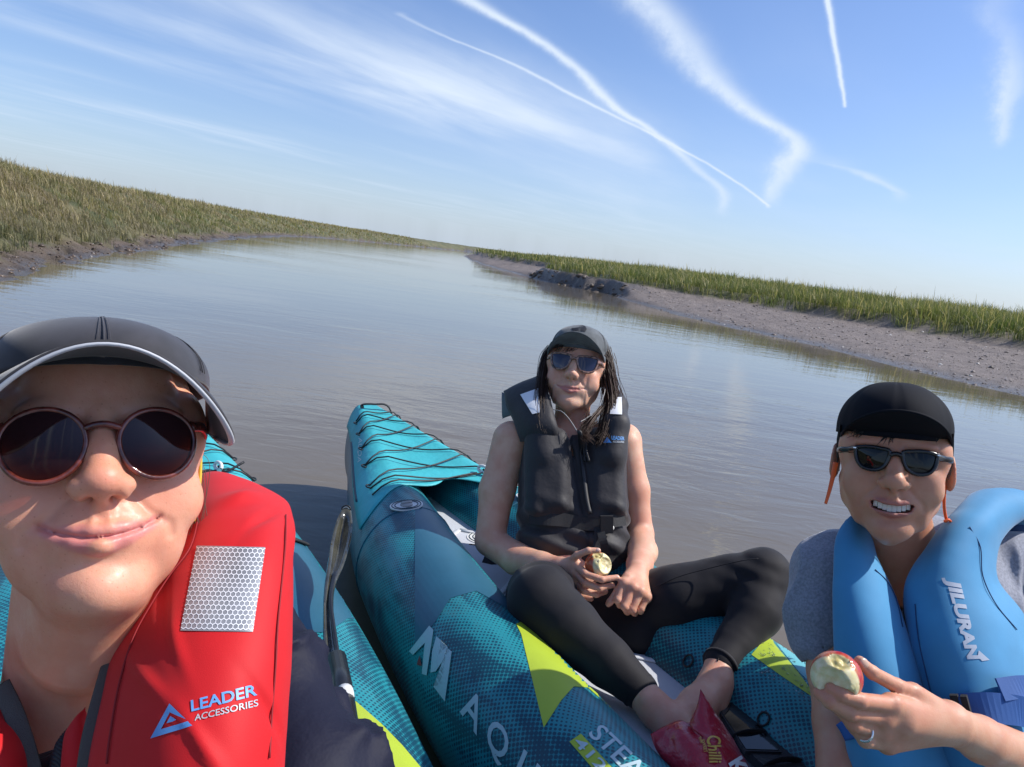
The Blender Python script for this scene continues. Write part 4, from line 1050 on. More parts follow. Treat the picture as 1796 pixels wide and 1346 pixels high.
# ================================================================== WOMAN NEAREST, RED VEST
def hit(tree, px, py, off=0.0):
    lo, n, i, t = tree.ray_cast(CAMP, Vector(ray(px, py)).normalized())
    if lo is None: return None
    if n.dot(Vector(ray(px, py))) > 0: n = -n
    return np.array(lo+n*off)
def woman_near():
    root = empty('person', tuple(K1['K'](2.55, .02, .16)), 'woman in black cap and round sunglasses wearing a red life vest, nearest the camera', 'person')
    Sd = Solid(); Fm = look_frame(172, 790, yaw=R(2), pitch=R(8.5), roll=R(1.0)); c = W(170, 800, .63)
    L = Loc(Sd, c, Fm, 1.065)
    info = head(L, smile=1.05, nose=1.02, nose_out=.0045, lipf=1.12, ears=False, face_w=1.0, jaw=.86, full=.7, mouth_w=1.14, cran=.84)
    nb = W(120, 1300, .72)
    Sd.cap(L.p((0, .030, -.07)), nb, .058, .062, k=.035)
    L.cap((0, -.030, -.100), (0, .03, -.14), .034, .05, k=.03)
    chest = W(120, 1440, .70)
    Sd.ell(chest, (.14, .10, .13), frame(x=_rc, z=_uc), k=.05)
    hip = K1['K'](2.55, .02, .26)
    Sd.cap(chest, hip, .10, .12, k=.05)
    for s in (-1, 1): Sd.cap(W(120+s*150, 1290, .78), W(120, 1380, .74), .045, .06, k=.06)
    Ms = skin_mat('fair_freckled_skin', (.72, .375, .245), (.60, .20, .19), .55, .50, rough=.40)
    body = Sd.build('body', .0018, Ms, root, clip=(c+np.array([-.40, -.40, -.42]), c+np.array([.35, .35, .2])))
    face_paint(body, L, info, 1.0)
    return dict(root=root, body=body, L=L)
W1 = woman_near()
def hex_grid(nx, ny, lw):
    """outlines of a hexagon grid in the unit square as thin quads"""
    V = []; F = []; r = 1/(nx*math.sqrt(3)); asp = None
    ry = 1/(ny*1.5)
    seen = set()
    for j in range(ny+1):
        for i in range(nx+1):
            cx = (i+.5*(j % 2))/nx; cy = j/ny
            P = [(cx+math.sin(math.pi/3*k)/(nx*math.sqrt(3)), cy+math.cos(math.pi/3*k)/(ny*1.5)) for k in range(6)]
            for k in range(6):
                a = np.array(P[k]); b = np.array(P[(k+1) % 6]); m = tuple(np.round((a+b)/2, 4))
                if m in seen: continue
                seen.add(m)
                if not (0 < m[0] < 1 and 0 < m[1] < 1): continue
                a = np.clip(a, 0, 1); b = np.clip(b, 0, 1); d = b-a; l = np.linalg.norm(d)
                if l < 1e-5: continue
                n = np.array([-d[1], d[0]])/l*lw; q = len(V); V += [a-n, b-n, b+n, a+n]; F.append((q, q+1, q+2, q+3))
    return np.array(V), F
M_REFL = mat('reflective_grey', (.30, .31, .33), .35, metal=.3, var=(40, .15))
M_REFLW = mat('reflective_white', (.75, .76, .78), .4)
M_LOGO = mat('logo_blue', (.12, .33, .68), .4)
M_LOGOG = mat('logo_grey', (.42, .46, .50), .4)
def woman_near_gear():
    root, L, body = W1['root'], W1['L'], W1['body']
    Mf = mat('brown_tortoise_frame', (.15, .032, .022), .15, coat=.6, var=(60, .6))
    Ml = bpy.data.materials.new('brown_gradient_lens'); Ml.use_nodes = True; t = NT(Ml.node_tree); b = t.n['Principled BSDF']
    b.inputs['Base Color'].default_value = (.03, .012, .014, 1); b.inputs['Roughness'].default_value = .03; b.inputs['Specular IOR Level'].default_value = .55
    tr = t.add('ShaderNodeBsdfTransparent', {'Color': (.62, .34, .26, 1)})
    p = t.add('ShaderNodeTexCoord').outputs['Generated']; z = t.add('ShaderNodeSeparateXYZ', {0: p}).outputs[2]
    mx = t.add('ShaderNodeMixShader', {0: t.mapr(z, .0, .85, .90, .08)}); t.l.new(b.outputs[0], mx.inputs[1]); t.l.new(tr.outputs[0], mx.inputs[2]); t.l.new(mx.outputs[0], t.n['Material Output'].inputs['Surface'])
    glasses(L, 'round', Mf, Ml, root, yoff=-.106, zoff=.000, rim=.0022, scale=1.02)
    Mc = mat('charcoal_cap_cloth', (.022, .021, .027), .8, sheen=.25, bump=(1500, .00010, 2), var=(30, .3))
    Me = mat('silver_piping', (.46, .47, .50), .5)
    cap_hat(L, Mc, Mc, root, rx=.0865, ry=.118, rz=.049, c=(0, .010, .064), tilt=-.03, brim_len=.062, droop=.060, edge=Me, edge_w=.0022, brim_w=1.46, brim_pitch=.16)
    # red buoyancy vest
    Mr = mat('red_nylon', (.56, .010, .014), .62, spec=.25, sheen=.06, bump=(1600, .00012, 1), var=(4, .08))
    rows = [[(340, 838, .79), (380, 832, .79), (420, 843, .79), (460, 862, .79), (503, 888, .79)],
            [(334, 900, .73), (375, 888, .71), (420, 898, .70), (465, 912, .70), (511, 928, .73)],
            [(318, 965, .68), (365, 962, .645), (415, 962, .635), (465, 968, .64), (501, 990, .68)],
            [(258, 1050, .64), (330, 1052, .595), (400, 1060, .585), (460, 1070, .595), (498, 1085, .64)],
            [(212, 1135, .61), (300, 1142, .56), (380, 1150, .55), (450, 1160, .565), (494, 1170, .615)],
            [(186, 1232, .59), (280, 1235, .535), (370, 1240, .525), (440, 1245, .545), (488, 1250, .595)],
            [(165, 1340, .57), (270, 1346, .515), (365, 1346, .505), (430, 1346, .525), (482, 1346, .575)],
            [(150, 1480, .56), (265, 1485, .50), (360, 1485, .49), (430, 1485, .51), (480, 1485, .56)]]
    def folds(u, v):
        g = lambda a, b, w, h, ang: h*np.exp(-(((u-a)*math.cos(ang)+(v-b)*math.sin(ang))/w)**2)*np.exp(-((-(u-a)*math.sin(ang)+(v-b)*math.cos(ang))/(w*6))**2)
        return g(.14, .5, .025, .007, .2)+g(.20, .7, .02, -.005, .5)+g(.50, .25, .02, -.005, -.8)+g(.54, .3, .02, .005, -.8)+g(.72, .75, .02, -.004, -.6)+g(.66, .25, .016, .004, -.5)+g(.82, .5, .02, .004, -.7)
    vr, _ = panel('life_vest', rows, .030, Mr, root, n=14, wr=.0045, ws=7, seed=3, fn=folds, edge=9)
    rows2 = [[(-25, 1130, .68), (-90, 1130, .69), (-180, 1140, .72)], [(-3, 1200, .64), (-80, 1200, .63), (-180, 1210, .67)], [(22, 1270, .62), (-60, 1270, .60), (-170, 1280, .64)],
             [(40, 1340, .60), (-40, 1340, .57), (-160, 1340, .62)], [(52, 1470, .58), (-40, 1480, .55), (-150, 1480, .60)]]
    panel('vest_panel', rows2, .030, Mr, vr, n=10, wr=.003, ws=11, seed=5)
    panel('vest_collar', [[(122, 1285, .600), (135, 1262, .605), (150, 1240, .61)], [(118, 1320, .59), (134, 1310, .585), (152, 1300, .59)], [(112, 1400, .58), (130, 1400, .57), (155, 1400, .575)]], .012, Mr, vr, n=8)
    T = bvh(vr)
    Msr = mat('dark_red_thread', (.25, .006, .01), .7)
    for ln in ([(500, 905), (498, 960), (486, 1085), (481, 1170), (475, 1250), (470, 1330)], [(352, 850), (350, 900), (336, 960), (300, 1010), (268, 1060), (236, 1120), (212, 1200), (196, 1290), (190, 1340)]):
        H_ = [p for p in (hit(T, x, y, .0013) for x, y in ln) if p is not None]
        if len(H_) > 2: MB().tube(catmull(H_, 6), .0008, 6).build('stitching', Msr, vr)
    q = [(317, 1107), (443, 1109), (465, 961), (346, 958)]
    V, F = subdiv2d(np.array([(0, 0), (1, 0), (1, 1), (0, 1)], float), [(0, 1, 2, 3)], 5)
    rp = decal('reflective_patch', homog(q)(V), F, T, M_REFL, vr, .0007)
    V, F = hex_grid(14, 19, .0052); decal('hexagon_print', homog(q)(V), F, T, M_REFLW, rp, .0010)
    C2 = lambda P: [(x/2.566, 900+y/2.566) for x, y in P]
    poly_px('logo_triangle', C2([(765, 858), (680, 1015), (866, 958), (846, 938), (727, 974), (767, 897), (838, 930)]), T, M_LOGO, vr, .0007, step=.15)
    poly_px('logo_triangle', C2([(752, 947), (770, 914), (796, 930), (782, 938)]), T, M_LOGO, vr, .0007, step=.3)
    quad_text('lettering', 'LEADER', [(336, 1249), (450, 1220), (448, 1200), (335, 1229)], T, M_LOGO, vr, 3, .02, off=.0007)
    quad_text('lettering', 'ACCESSORIES', [(341, 1265.5), (452, 1239), (451, 1227), (342, 1254)], T, M_LOGOG, vr, 2, .01, off=.0007)
    # shoulder webbing, inner straps
    Mw = mat('grey_webbing', (.085, .078, .072), .7, bump=(1400, .0010, 1))
    strap('strap', [(244, 1060, .62), (222, 1105, .607), (203, 1160, .592), (183, 1230, .575), (166, 1300, .56), (155, 1380, .55)], .0195, .002, Mw, vr)
    strap('strap', [(0, 1200, .61), (22, 1245, .603), (38, 1290, .595), (52, 1340, .588), (62, 1400, .58)], .0145, .002, Mw, vr)
    # black braided cord and undershirt at the throat
    mb = MB(); P = catmull([W(*p) for p in [(150, 1265, .625), (128, 1283, .61), (108, 1310, .595), (98, 1350, .585), (92, 1400, .58)]], 22)
    tt = np.linspace(0, 50, len(P))
    for k in range(3): mb.tube(P+np.c_[np.sin(tt+k*2.09)*.0035, np.zeros(len(P)), np.cos(tt*1+k*2.09)*.0025], .0026, 6)
    o = mb.build('braided_cord', M_CORD, vr); o['kind'] = 'stuff'
    panel('undershirt', [[(62, 1325, .62), (95, 1315, .625), (125, 1300, .62)], [(60, 1360, .60), (90, 1350, .605), (130, 1340, .60)], [(55, 1450, .585), (90, 1450, .58), (130, 1450, .58)]], .006, M_BLACK, root)
    # navy jacket sleeve
    Mn = mat('navy_shell', (.010, .011, .026), .65, bump=(40, .002, 3), spec=.2)
    S2 = Solid(); S2.chain([W(430, 1170, .79), W(470, 1240, .735), W(535, 1360, .675), W(585, 1520, .62)], [.062, .064, .062, .058], k=.02)
    S2.cap(W(400, 1180, .80), W(250, 1300, .84), .06, .08, k=.05); S2.cap(W(250, 1300, .84), K1['K'](2.5, 0, .35), .10, .13, k=.05)
    def wrk(P):
        a = fbm(P*np.array([7., 7., 12.]), 3, 8); r_ = 1-np.abs(a)*2.2; b = fbm(P*6., 2, 18)
        return -.020*np.clip(r_, 0, 1)**4-.008*b
    lo = np.array([-1, -1, -1.]); S2.warp(wrk, lo*3, -lo*3)
    S2.build('jacket', .005, Mn, root)
    # loose hair and the yellow cord by the temple
    Mh = mat('brown_hair', (.10, .052, .028), .45, sheen=.2)
    mb = MB(); r = np.random.default_rng(5)
    for k in range(60):
        a = L.p((.070+r.normal(0, .003), .02+r.normal(0, .008), -.01+r.normal(0, .01))); m_ = L.p((.072+r.normal(0, .004), .025+r.normal(0, .008), -.05+r.normal(0, .006))); e = L.p((.060+r.normal(0, .006), .03+r.normal(0, .01), -.095+r.normal(0, .02)))
        mb.tube(catmull([a, m_, e], 8), .0009, 4, cap=False)
    for k in range(7):
        a = L.p((.074, .0, .004)); mb.tube(catmull([a, L.p((.083+r.normal(0, .004), -.0, -.03+r.normal(0, .01))), L.p((.075+r.normal(0, .008), .0, -.075+r.normal(0, .02)))], 10), .0003, 4, cap=False)
    h = mb.build('hair', Mh, root); h['kind'] = 'stuff'
    My = mat('yellow_cord', (.70, .50, .05), .5)
    MB().tube(catmull([L.p((.0745, -.030, .004)), L.p((.0765, -.020, -.012)), L.p((.0755, -.015, -.035)), L.p((.072, -.010, -.060))], 8), .0016, 8).build('yellow_cord', My, root)
woman_near_gear()

# ------------------------------------------------------------------ paddle between the kayaks
def paddle():
    Mp = mat('wet_paddle', (.050, .048, .034), .12, coat=.7, bump=(18, .005, 3), var=(14, .5))
    Mb = mat('black_paddle_shaft', (.014, .014, .016), .3)
    g = W(600, 1200, 1.12); root = empty('paddle', tuple(g), 'black paddle with a wet olive blade standing between the two kayaks', 'paddle')
    rows = [[(600, 893, 1.66), (608, 889, 1.66), (616, 896, 1.66)], [(590, 915, 1.62), (604, 914, 1.64), (618, 918, 1.62)], [(582, 945, 1.57), (598, 948, 1.60), (615, 948, 1.57)],
            [(576, 985, 1.49), (589, 988, 1.52), (604, 988, 1.50)], [(570, 1030, 1.41), (578, 1032, 1.42), (586, 1032, 1.41)], [(568, 1080, 1.33), (575, 1080, 1.34), (584, 1080, 1.33)], [(570, 1135, 1.25), (579, 1137, 1.26), (590, 1137, 1.25)], [(580, 1175, 1.19), (592, 1178, 1.19), (604, 1174, 1.19)]]
    panel('blade', rows, .008, Mp, root, n=8, wr=.001, ws=20, edge=14)
    MB().tube(catmull([W(603, 905, 1.64), W(600, 950, 1.575), W(590, 1000, 1.475), W(580, 1050, 1.375), W(588, 1120, 1.265), W(596, 1170, 1.185)], 8), [.0005]*17+[.004]*24, 8).build('blade_rib', Mb, root)
    MB().tube([W(590, 1155, 1.20), W(600, 1205, 1.13), W(612, 1290, 1.02), W(640, 1420, .90)], .0165, 16).build('shaft', Mb, root)
    MB().tube([W(604, 1213, 1.105), W(606, 1223, 1.09)], .0135, 16).build('drip_ring', M_WHITE, root)
    # tip loop of cord
    c = W(607, 893, 1.655); a = np.linspace(0, 2*np.pi, 20); MB().tube([c+_rc*.010*math.cos(x)+_uc*.008*math.sin(x) for x in a], .0016, 6, cap=False).build('cord_ring', M_CORD, root)
paddle()
# black grab strap on the right tube of the left kayak
P = [hit(T1, x, y, .006) for x, y in ((496, 944), (515, 950), (535, 958), (555, 968), (570, 976))]
P = [p for p in P if p is not None]
print('grab', len(P))
if len(P) > 1: MB().tube(catmull(P, 6), .010, 8, flat=.45).build('grab_strap', M_WEB, k1r)
# ================================================================== WOMAN IN BLACK, MIDDLE KAYAK
def fingers(Sd, wrist, hands, rw, rp, rf, k=.006):
    """hands: list of joint chains starting at the knuckle; palm grows from the wrist to the knuckles"""
    for i, ch in enumerate(hands):
        P = [W(*p) for p in ch]
        if i < len(hands)-1: Sd.cap(wrist, P[0], rw, rp, k=.012)
        else: Sd.cap(wrist*.6+P[0]*.4, P[0], rw*.8, rp*.95, k=.012)
        n = len(P); rs = [rf*(1.08-.11*j) for j in range(n)]
        for j in range(n-1): Sd.cap(P[j], P[j+1], rs[j], rs[j+1], k=k if j == 0 else .003)
        for j in range(1, n-1): Sd.ell(P[j], rs[j]*1.06, k=.003)
    K_ = [W(*h[0]) for h in hands[:-1]]
    for a, b in zip(K_[:-1], K_[1:]): Sd.cap(a, b, rp*.92, rp*.92, k=.008); Sd.cap((a+wrist)/2, (b+wrist)/2, rp, rp, k=.008)
def bite_apple(name, c, r, up, bites, label, parent=None, tone=(.42, .02, .03), core=True):
    up = nrm(up); x = nrm(np.cross(up, _f)); y = np.cross(up, x); Fm = np.array([x, y, up]); Sd = Solid(); L = Loc(Sd, c, Fm, r/.036)
    L.ell((0, 0, 0), (.0365, .0365, .034), k=.0)
    L.ell((0, 0, .036), (.012, .012, .010), k=.012, mode='s'); L.ell((0, 0, -.036), (.010, .010, .006), k=.010, mode='s')
    def orig(P):
        q = (P-L.c)@L.A/L.s; return np.linalg.norm(q/np.array([.0365, .0365, .034]), axis=-1)-1
    for b, rr in bites: L.ell(b, (rr, rr, rr*.92), k=.002, mode='s')
    if core: L.cap((0, 0, -.022), (0, 0, .022), .0125, .0080, k=.006)
    def rough(P): return (fbm(P*150, 3, 4)*.0022+fbm(P*60, 2, 5)*.002)*(orig(P) < -.03)
    Sd.warp(rough, c-.06, c+.06)
    m = bpy.data.materials.new(name+'_skin'); m.use_nodes = True; t = NT(m.node_tree); b = t.n['Principled BSDF']
    a = t.add('ShaderNodeAttribute', attribute_name='skin').outputs['Fac']; co = t.add('ShaderNodeAttribute', attribute_name='core').outputs['Fac']
    p = t.add('ShaderNodeNewGeometry').outputs['Position']
    fl = t.mix(t.mapr(t.noise(p, 120., 4.), .3, .7), (.68, .58, .28), (.80, .73, .46)); fl = t.mix(co, fl, (.42, .33, .08))
    sk = t.mix(t.mapr(t.noise(p, 60., 4.), .35, .65), tone, (.50, .14, .05))
    t.l.new(t.mix(a, fl, sk), b.inputs['Base Color']); t.l.new(t.mapr(a, 0, 1, .42, .18, 'LINEAR'), b.inputs['Roughness']); b.inputs['Subsurface Weight'].default_value = .15; b.inputs['Subsurface Scale'].default_value = .004
    o = Sd.build(name, .0013, m); V = verts(o); d = orig(V); nb_ = nrm(bites[0][0]); qn = (V-L.c)@L.A; qn = (qn/np.linalg.norm(qn, axis=1)[:, None])@nb_; fattr(o, 'skin', ss(d, -.04, -.015)*(1-ss(qn, .28, .42)))
    q = (V-L.c)@L.A/L.s; fattr(o, 'core', (1-ss(np.hypot(q[:, 0], q[:, 1]), .008, .019))*.7)
    if parent is not None: put(o, parent)
    tag(o, label, 'apple', 'bitten apples'); 
    return o
def woman_mid():
    root = empty('person', tuple(K2['K'](1.38, .12, .16)), 'woman in black vest and leggings sitting cross-legged in the middle kayak holding an apple', 'person')
    Sd = Solid(); Fm = look_frame(1010, 640, yaw=R(-4), pitch=R(13), roll=R(8)); c = W(1011, 650, 2.05)
    L = Loc(Sd, c, Fm, 1.05)
    info = head(L, smile=.80, nose=.92, lipf=.80, ears=True, face_w=1.02, jaw=.95, full=.25, mouth_w=1.2)
    nb = W(1002, 760, 2.03); Sd.cap(L.p((0, .03, -.07)), nb, .048, .052, k=.03)
    waist = W(1003, 1010, 1.90); Sd.ell(W(1004, 850, 1.99), (.135, .09, .19), frame(x=_rc, z=nrm(nb-waist)), k=.04)
    Sd.cap(waist, W(1005, 1075, 1.90), .11, .12, k=.04)
    Sd.cap(W(905, 775, 2.0), W(1095, 770, 2.02), .045, .045, k=.04)
    # arms
    wA = W(984, 997, 1.74); wB = W(1118, 1003, 1.720)
    Sd.chain([W(897, 772, 1.99), W(872, 860, 1.96), W(860, 945, 1.92)], [.053, .047, .040], k=.03)
    Sd.chain([W(860, 950, 1.92), W(905, 980, 1.86), W(950, 992, 1.79), wA], [.040, .040, .032, .026], k=.02)
    Sd.chain([W(1097, 780, 2.0), W(1112, 860, 1.98), W(1122, 935, 1.96)], [.044, .040, .036], k=.03)
    Sd.chain([W(1122, 938, 1.96), W(1127, 968, 1.86), W(1122, 990, 1.78), wB], [.037, .037, .031, .025], k=.02)
    fingers(Sd, wA, [[(1010, 990, 1.70), (1026, 1006, 1.662), (1056, 1017, 1.650), (1082, 1013, 1.660)],
                     [(1009, 1004, 1.70), (1026, 1023, 1.665), (1052, 1032, 1.655), (1074, 1027, 1.668)],
                     [(1010, 1018, 1.705), (1024, 1036, 1.675), (1046, 1043, 1.670), (1062, 1038, 1.685)],
                     [(1013, 1030, 1.715), (1020, 1046, 1.695), (1036, 1050, 1.69)],
                     [(1000, 985, 1.715), (1012, 974, 1.685), (1032, 966, 1.672), (1049, 966, 1.672)]], .022, .0125, .0088)
    fingers(Sd, wB, [[(1095, 1024, 1.655), (1083, 1052, 1.637), (1087, 1062, 1.660)],
                     [(1110, 1031, 1.647), (1095, 1064, 1.627), (1100, 1074, 1.655)],
                     [(1123, 1038, 1.645), (1109, 1069, 1.631), (1113, 1076, 1.660)],
                     [(1134, 1047, 1.655), (1124, 1068, 1.645), (1124, 1074, 1.670)],
                     [(1101, 1014, 1.670), (1084, 1036, 1.655), (1070, 1056, 1.650), (1067, 1060, 1.655)]], .022, .0130, .0092)
    # feet
    aR = W(1262, 1165, 1.50); aL = W(1122, 1212, 1.42)
    Sd.chain([W(1262, 1166, 1.502), W(1256, 1198, 1.472), W(1245, 1240, 1.44)], [.031, .032, .034], k=.02)
    Sd.chain([W(1250, 1205, 1.46), W(1222, 1238, 1.40), W(1190, 1262, 1.36)], [.032, .034, .028], k=.02)
    Sd.ell(W(1257, 1190, 1.455), .014, k=.012)
    for i in range(5): a = W(1188-5*i+6, 1262+3.2*i-4, 1.352); b = W(1172-2*i, 1272+2.2*i, 1.34); Sd.cap(a, b, .011-.0012*i, .009-.0011*i, k=.004)
    Sd.chain([aL, W(1150, 1245, 1.38), W(1180, 1275, 1.35), W(1205, 1290, 1.33)], [.033, .032, .032, .024], k=.02); Sd.ell(W(1135, 1228, 1.375), .013, k=.012)
    Ms = skin_mat('light_skin', (.66, .395, .27), (.48, .15, .14), .35, .0, rough=.48)
    body = Sd.build('body', .0029, Ms, root); face_paint(body, L, info, .80)
    # leggings
    Ml = mat('black_leggings', (.010, .009, .012), .75, sheen=.06, bump=(600, .00012, 1), spec=.3)
    S2 = Solid()
    hip = W(1005, 1085, 1.93)
    S2.ell(hip, (.165, .12, .11), frame(x=_rc, z=_uc), k=.04)
    S2.chain([W(972, 1070, 1.88), W(950, 1050, 1.68), W(948, 1052, 1.55)], [.090, .082, .070], k=.03)
    S2.chain([W(948, 1052, 1.55), W(1000, 1105, 1.50), W(1065, 1160, 1.45), W(1121, 1210, 1.42)], [.070, .066, .050, .0375], k=.02)
    S2.chain([W(1045, 1085, 1.84), W(1190, 1052, 1.70), W(1338, 1008, 1.665)], [.100, .078, .062], k=.03)
    S2.cap(W(1050, 1125, 1.76), W(1120, 1115, 1.70), .085, .065, k=.04)
    S2.chain([W(1340, 1010, 1.665), W(1325, 1075, 1.60), W(1290, 1130, 1.55), W(1265, 1163, 1.505)], [.062, .056, .044, .0370], k=.02)
    g1 = W(1318, 1018, 1.66)
    def wr(P):
        r_ = np.linalg.norm(P-g1, axis=-1); ang = (P-g1)@_uc*160+((P-g1)@_rc)*60
        out = .0055*np.sin(ang)*np.exp(-(r_/.055)**2)
        g2 = W(1012, 1050, 1.60); r2 = np.linalg.norm(P-g2, axis=-1); out = out+.0050*np.sin((P-g2)@_uc*150-((P-g2)@_rc)*110)*np.exp(-(r2/.06)**2)
        return out+fbm(P*13, 3, 2)*.0050
    S2.warp(wr, [-9, -9, -9], [9, 9, 9])
    lg = S2.build('leggings', .0045, Ml, root)
    for a, b, r_ in ((W(1272, 1153, 1.52), W(1262, 1167, 1.500), .0385), (W(1108, 1199, 1.43), W(1121, 1212, 1.418), .0390)): MB().tube([a*.25+b*.75, b], r_, 26).build('cuff', Ml, lg)
    ribbon_px('seam', [(1150, 1030, 1.655), (1190, 1012, 1.645), (1240, 998, 1.635), (1300, 984, 1.612), (1330, 980, 1.608)], .0011, Ml, lg)
    ribbon_px('seam', [(1318, 1030, 1.60), (1308, 1060, 1.57), (1290, 1100, 1.54), (1268, 1140, 1.495), (1258, 1160, 1.475)], .0014, Ml, lg)
    # vest
    Mv = mat('black_nylon', (.026, .024, .027), .60, sheen=.15, spec=.3, bump=(22, .0025, 3)); Mgrey = mat('vest_lining', (.10, .12, .14), .6)
    S3 = Solid(); up = nrm(W(1002, 760, 2.03)-W(1003, 1010, 1.90)); FX = frame(x=_rc, z=up)
    S3.box(W(1004, 880, 1.965), (.150, .105, .205), FX, rd=.085, k=.03)
    S3.box(W(960, 830, 1.90), (.060, .045, .120), FX, rd=.035, k=.025); S3.box(W(1062, 835, 1.91), (.052, .045, .115), FX, rd=.035, k=.025)
    S3.chain([W(955, 800, 1.90), W(945, 745, 1.93), W(940, 712, 2.0), W(945, 700, 2.10)], [.042, .036, .030, .03], k=.03)
    S3.chain([W(1072, 800, 1.90), W(1080, 745, 1.93), W(1082, 712, 2.0), W(1078, 700, 2.10)], [.040, .034, .028, .03], k=.03)
    S3.cap(L.p((0, .02, -.08)), W(1004, 800, 1.95), .060, .035, k=.02, mode='s')
    for p, q in ((W(885, 775, 2.0), W(845, 960, 1.95)), (W(1112, 790, 2.0), W(1140, 960, 1.95))): S3.cap(p, q, .054, .050, k=.012, mode='s')
    zc = W(1020, 800, 1.88); wst = W(1005, 925, 1.86)
    def wr3(P):
        q = P-zc; gx = q@_rc; gz = q@up
        o = .006*np.exp(-(((gx+.02+gz*.16))/.006)**2)*(np.abs(gz+.08) < .16)         # zip gutter
        h = (P-wst)@up; o = o+.006*np.exp(-(h/.016)**2)
        o = o+.0045*np.sin(h*115+((P-wst)@_rc)*45+fbm(P*8, 2, 5)*3)*ss(h, -.13, -.06)*(1-ss(h, .00, .10))
        return o+fbm(P*9, 3, 6)*.006
    S3.warp(wr3, [-9, -9, -9], [9, 9, 9])
    vest = S3.build('life_vest', .0045, Mv, root)
    f1, _ = panel('shoulder_flap', [[(883, 686, 2.03), (914, 671, 2.03), (946, 658, 2.05)], [(888, 712, 2.00), (922, 700, 1.96), (962, 690, 1.96)], [(903, 745, 1.96), (935, 742, 1.90), (975, 738, 1.89)], [(912, 775, 1.94), (942, 775, 1.90), (985, 770, 1.90)]], .028, Mv, vest, n=8, wr=.002)
    panel('flap_lining', [[(880, 688, 2.04), (888, 692, 2.03), (894, 700, 2.02)], [(881, 712, 2.04), (890, 718, 2.02), (905, 722, 2.0)], [(881, 735, 2.04), (888, 732, 2.03), (900, 728, 2.01)]], .012, Mgrey, vest, n=6, wr=.001)
    T = bvh(vest, f1)
    C3 = lambda Q: [(820+x/4.986, 550+y/4.986) for x, y in Q]
    poly_px('reflective_patch', C3([(465, 715), (620, 660), (634, 870), (570, 885)]), T, M_REFLW, vest, .003, step=.2)
    poly_px('reflective_patch', C3([(1265, 740), (1345, 738), (1348, 890), (1250, 885)]), T, M_REFLW, vest, .003, step=.2)
    poly_px('logo_triangle', C3([(1190, 1135), (1225, 1085), (1262, 1135)]), T, M_LOGO, vest, .003, step=.5)
    quad_text('lettering', 'LEADER', C3([(1262, 1105), (1368, 1112), (1368, 1080), (1260, 1072)]), T, M_LOGO, vest, 1, .02, off=.0018)
    quad_text('lettering', 'ACCESSORIES', C3([(1270, 1132), (1365, 1134), (1365, 1118), (1270, 1114)]), T, M_LOGOG, vest, 1, .02, off=.0018)
    H = lambda x, y, o=.006: (lambda p: p if p is not None else W(x, y, 1.86))(hit(T, x, y, o))
    MB().tube(catmull([H(1016, 756), H(1019, 790), H(1024, 830), H(1030, 870), H(1036, 902)], 6), .0065, 8, flat=.5).build('zipper', M_CORD, vest)
    for dx in (0, 9): MB().tube(catmull([H(1018+dx, 758, .012), H(1024+dx, 790, .016), H(1028+dx, 812, .012)], 6), .0040, 6).build('pull_cord', M_CORD, vest)
    P = catmull([H(x, y, .005) for x, y in ((930, 905), (960, 908), (990, 913), (1020, 917), (1045, 918), (1070, 914), (1094, 908))], 5)
    def belt(P, w, name='belt', M=M_WEB, th=.003):
        V = []; T_ = np.gradient(P, axis=0); T_ /= np.linalg.norm(T_, axis=1)[:, None]
        for p, t_ in zip(P, T_):
            n = nrm(np.array(CAMP)-p); s_ = nrm(np.cross(t_, n)); n = np.cross(s_, t_)
            for a, b in ((-1, -1), (-1, 1), (1, 1), (1, -1)): V.append(p+s_*a*w/2+n*b*th/2)
        return py_mesh(name, V, grid_faces(len(P), 4, True)+[(0, 1, 2, 3), tuple(len(V)-4+i for i in (3, 2, 1, 0))], M, vest, False)
    belt(P, .034)
    belt(catmull([H(1050, 925, .010), H(1046, 960, .012), H(1030, 975, .012), H(1012, 1000, .01)], 5), .022, 'strap_tail')
    belt(catmull([H(1052, 925, .010), H(1056, 950, .014), H(1062, 975, .012)], 5), .020, 'strap_tail')
    MB().box(H(1062, 917, .013), np.array([_rc, _uc, _f]), (.016, .022, .006)).build('buckle', M_WEB, vest, False)
    bc = H(1069, 921, .022); MB().tube([bc+_f*.006, bc+_f*.004], .0075, 20, up=_rc).build('buckle_badge', M_WHITE, vest)
    # cap
    Mc = mat('grey_cap_cloth', (.085, .095, .100), .85, sheen=.2, bump=(900, .0002, 2), var=(40, .25)); Mcb = mat('cap_emblem', (.010, .010, .012), .6)
    crown, B, D = cap_hat(L, Mc, Mc, root, rx=.083, ry=.112, rz=.074, c=(0, .010, .050), tilt=.0, brim_len=.062, droop=.048, brim_w=1.12, brim_pitch=-.18, rimz=.0)
    Tc = bvh(crown)
    poly_px('emblem', [(1004, 571), (1014, 570), (1026, 573), (1029, 578), (1026, 583), (1016, 580), (1006, 582), (1002, 577)], Tc, Mcb, crown, .0015, step=.3)
    # sunglasses
    Mf = mat('pale_tortoise_frame', (.22, .12, .09), .2, coat=.5, var=(130, .85)); Mln = mat('blue_grey_lens', (.018, .016, .040), .05, spec=.8)
    glasses(L, 'square', Mf, Mln, root, yoff=-.104, zoff=.001, rim=.0029, scale=1.02)
    # hair
    Mh = mat('dark_brown_hair', (.040, .018, .011), .50, spec=.3); mb = MB(); r = np.random.default_rng(3)
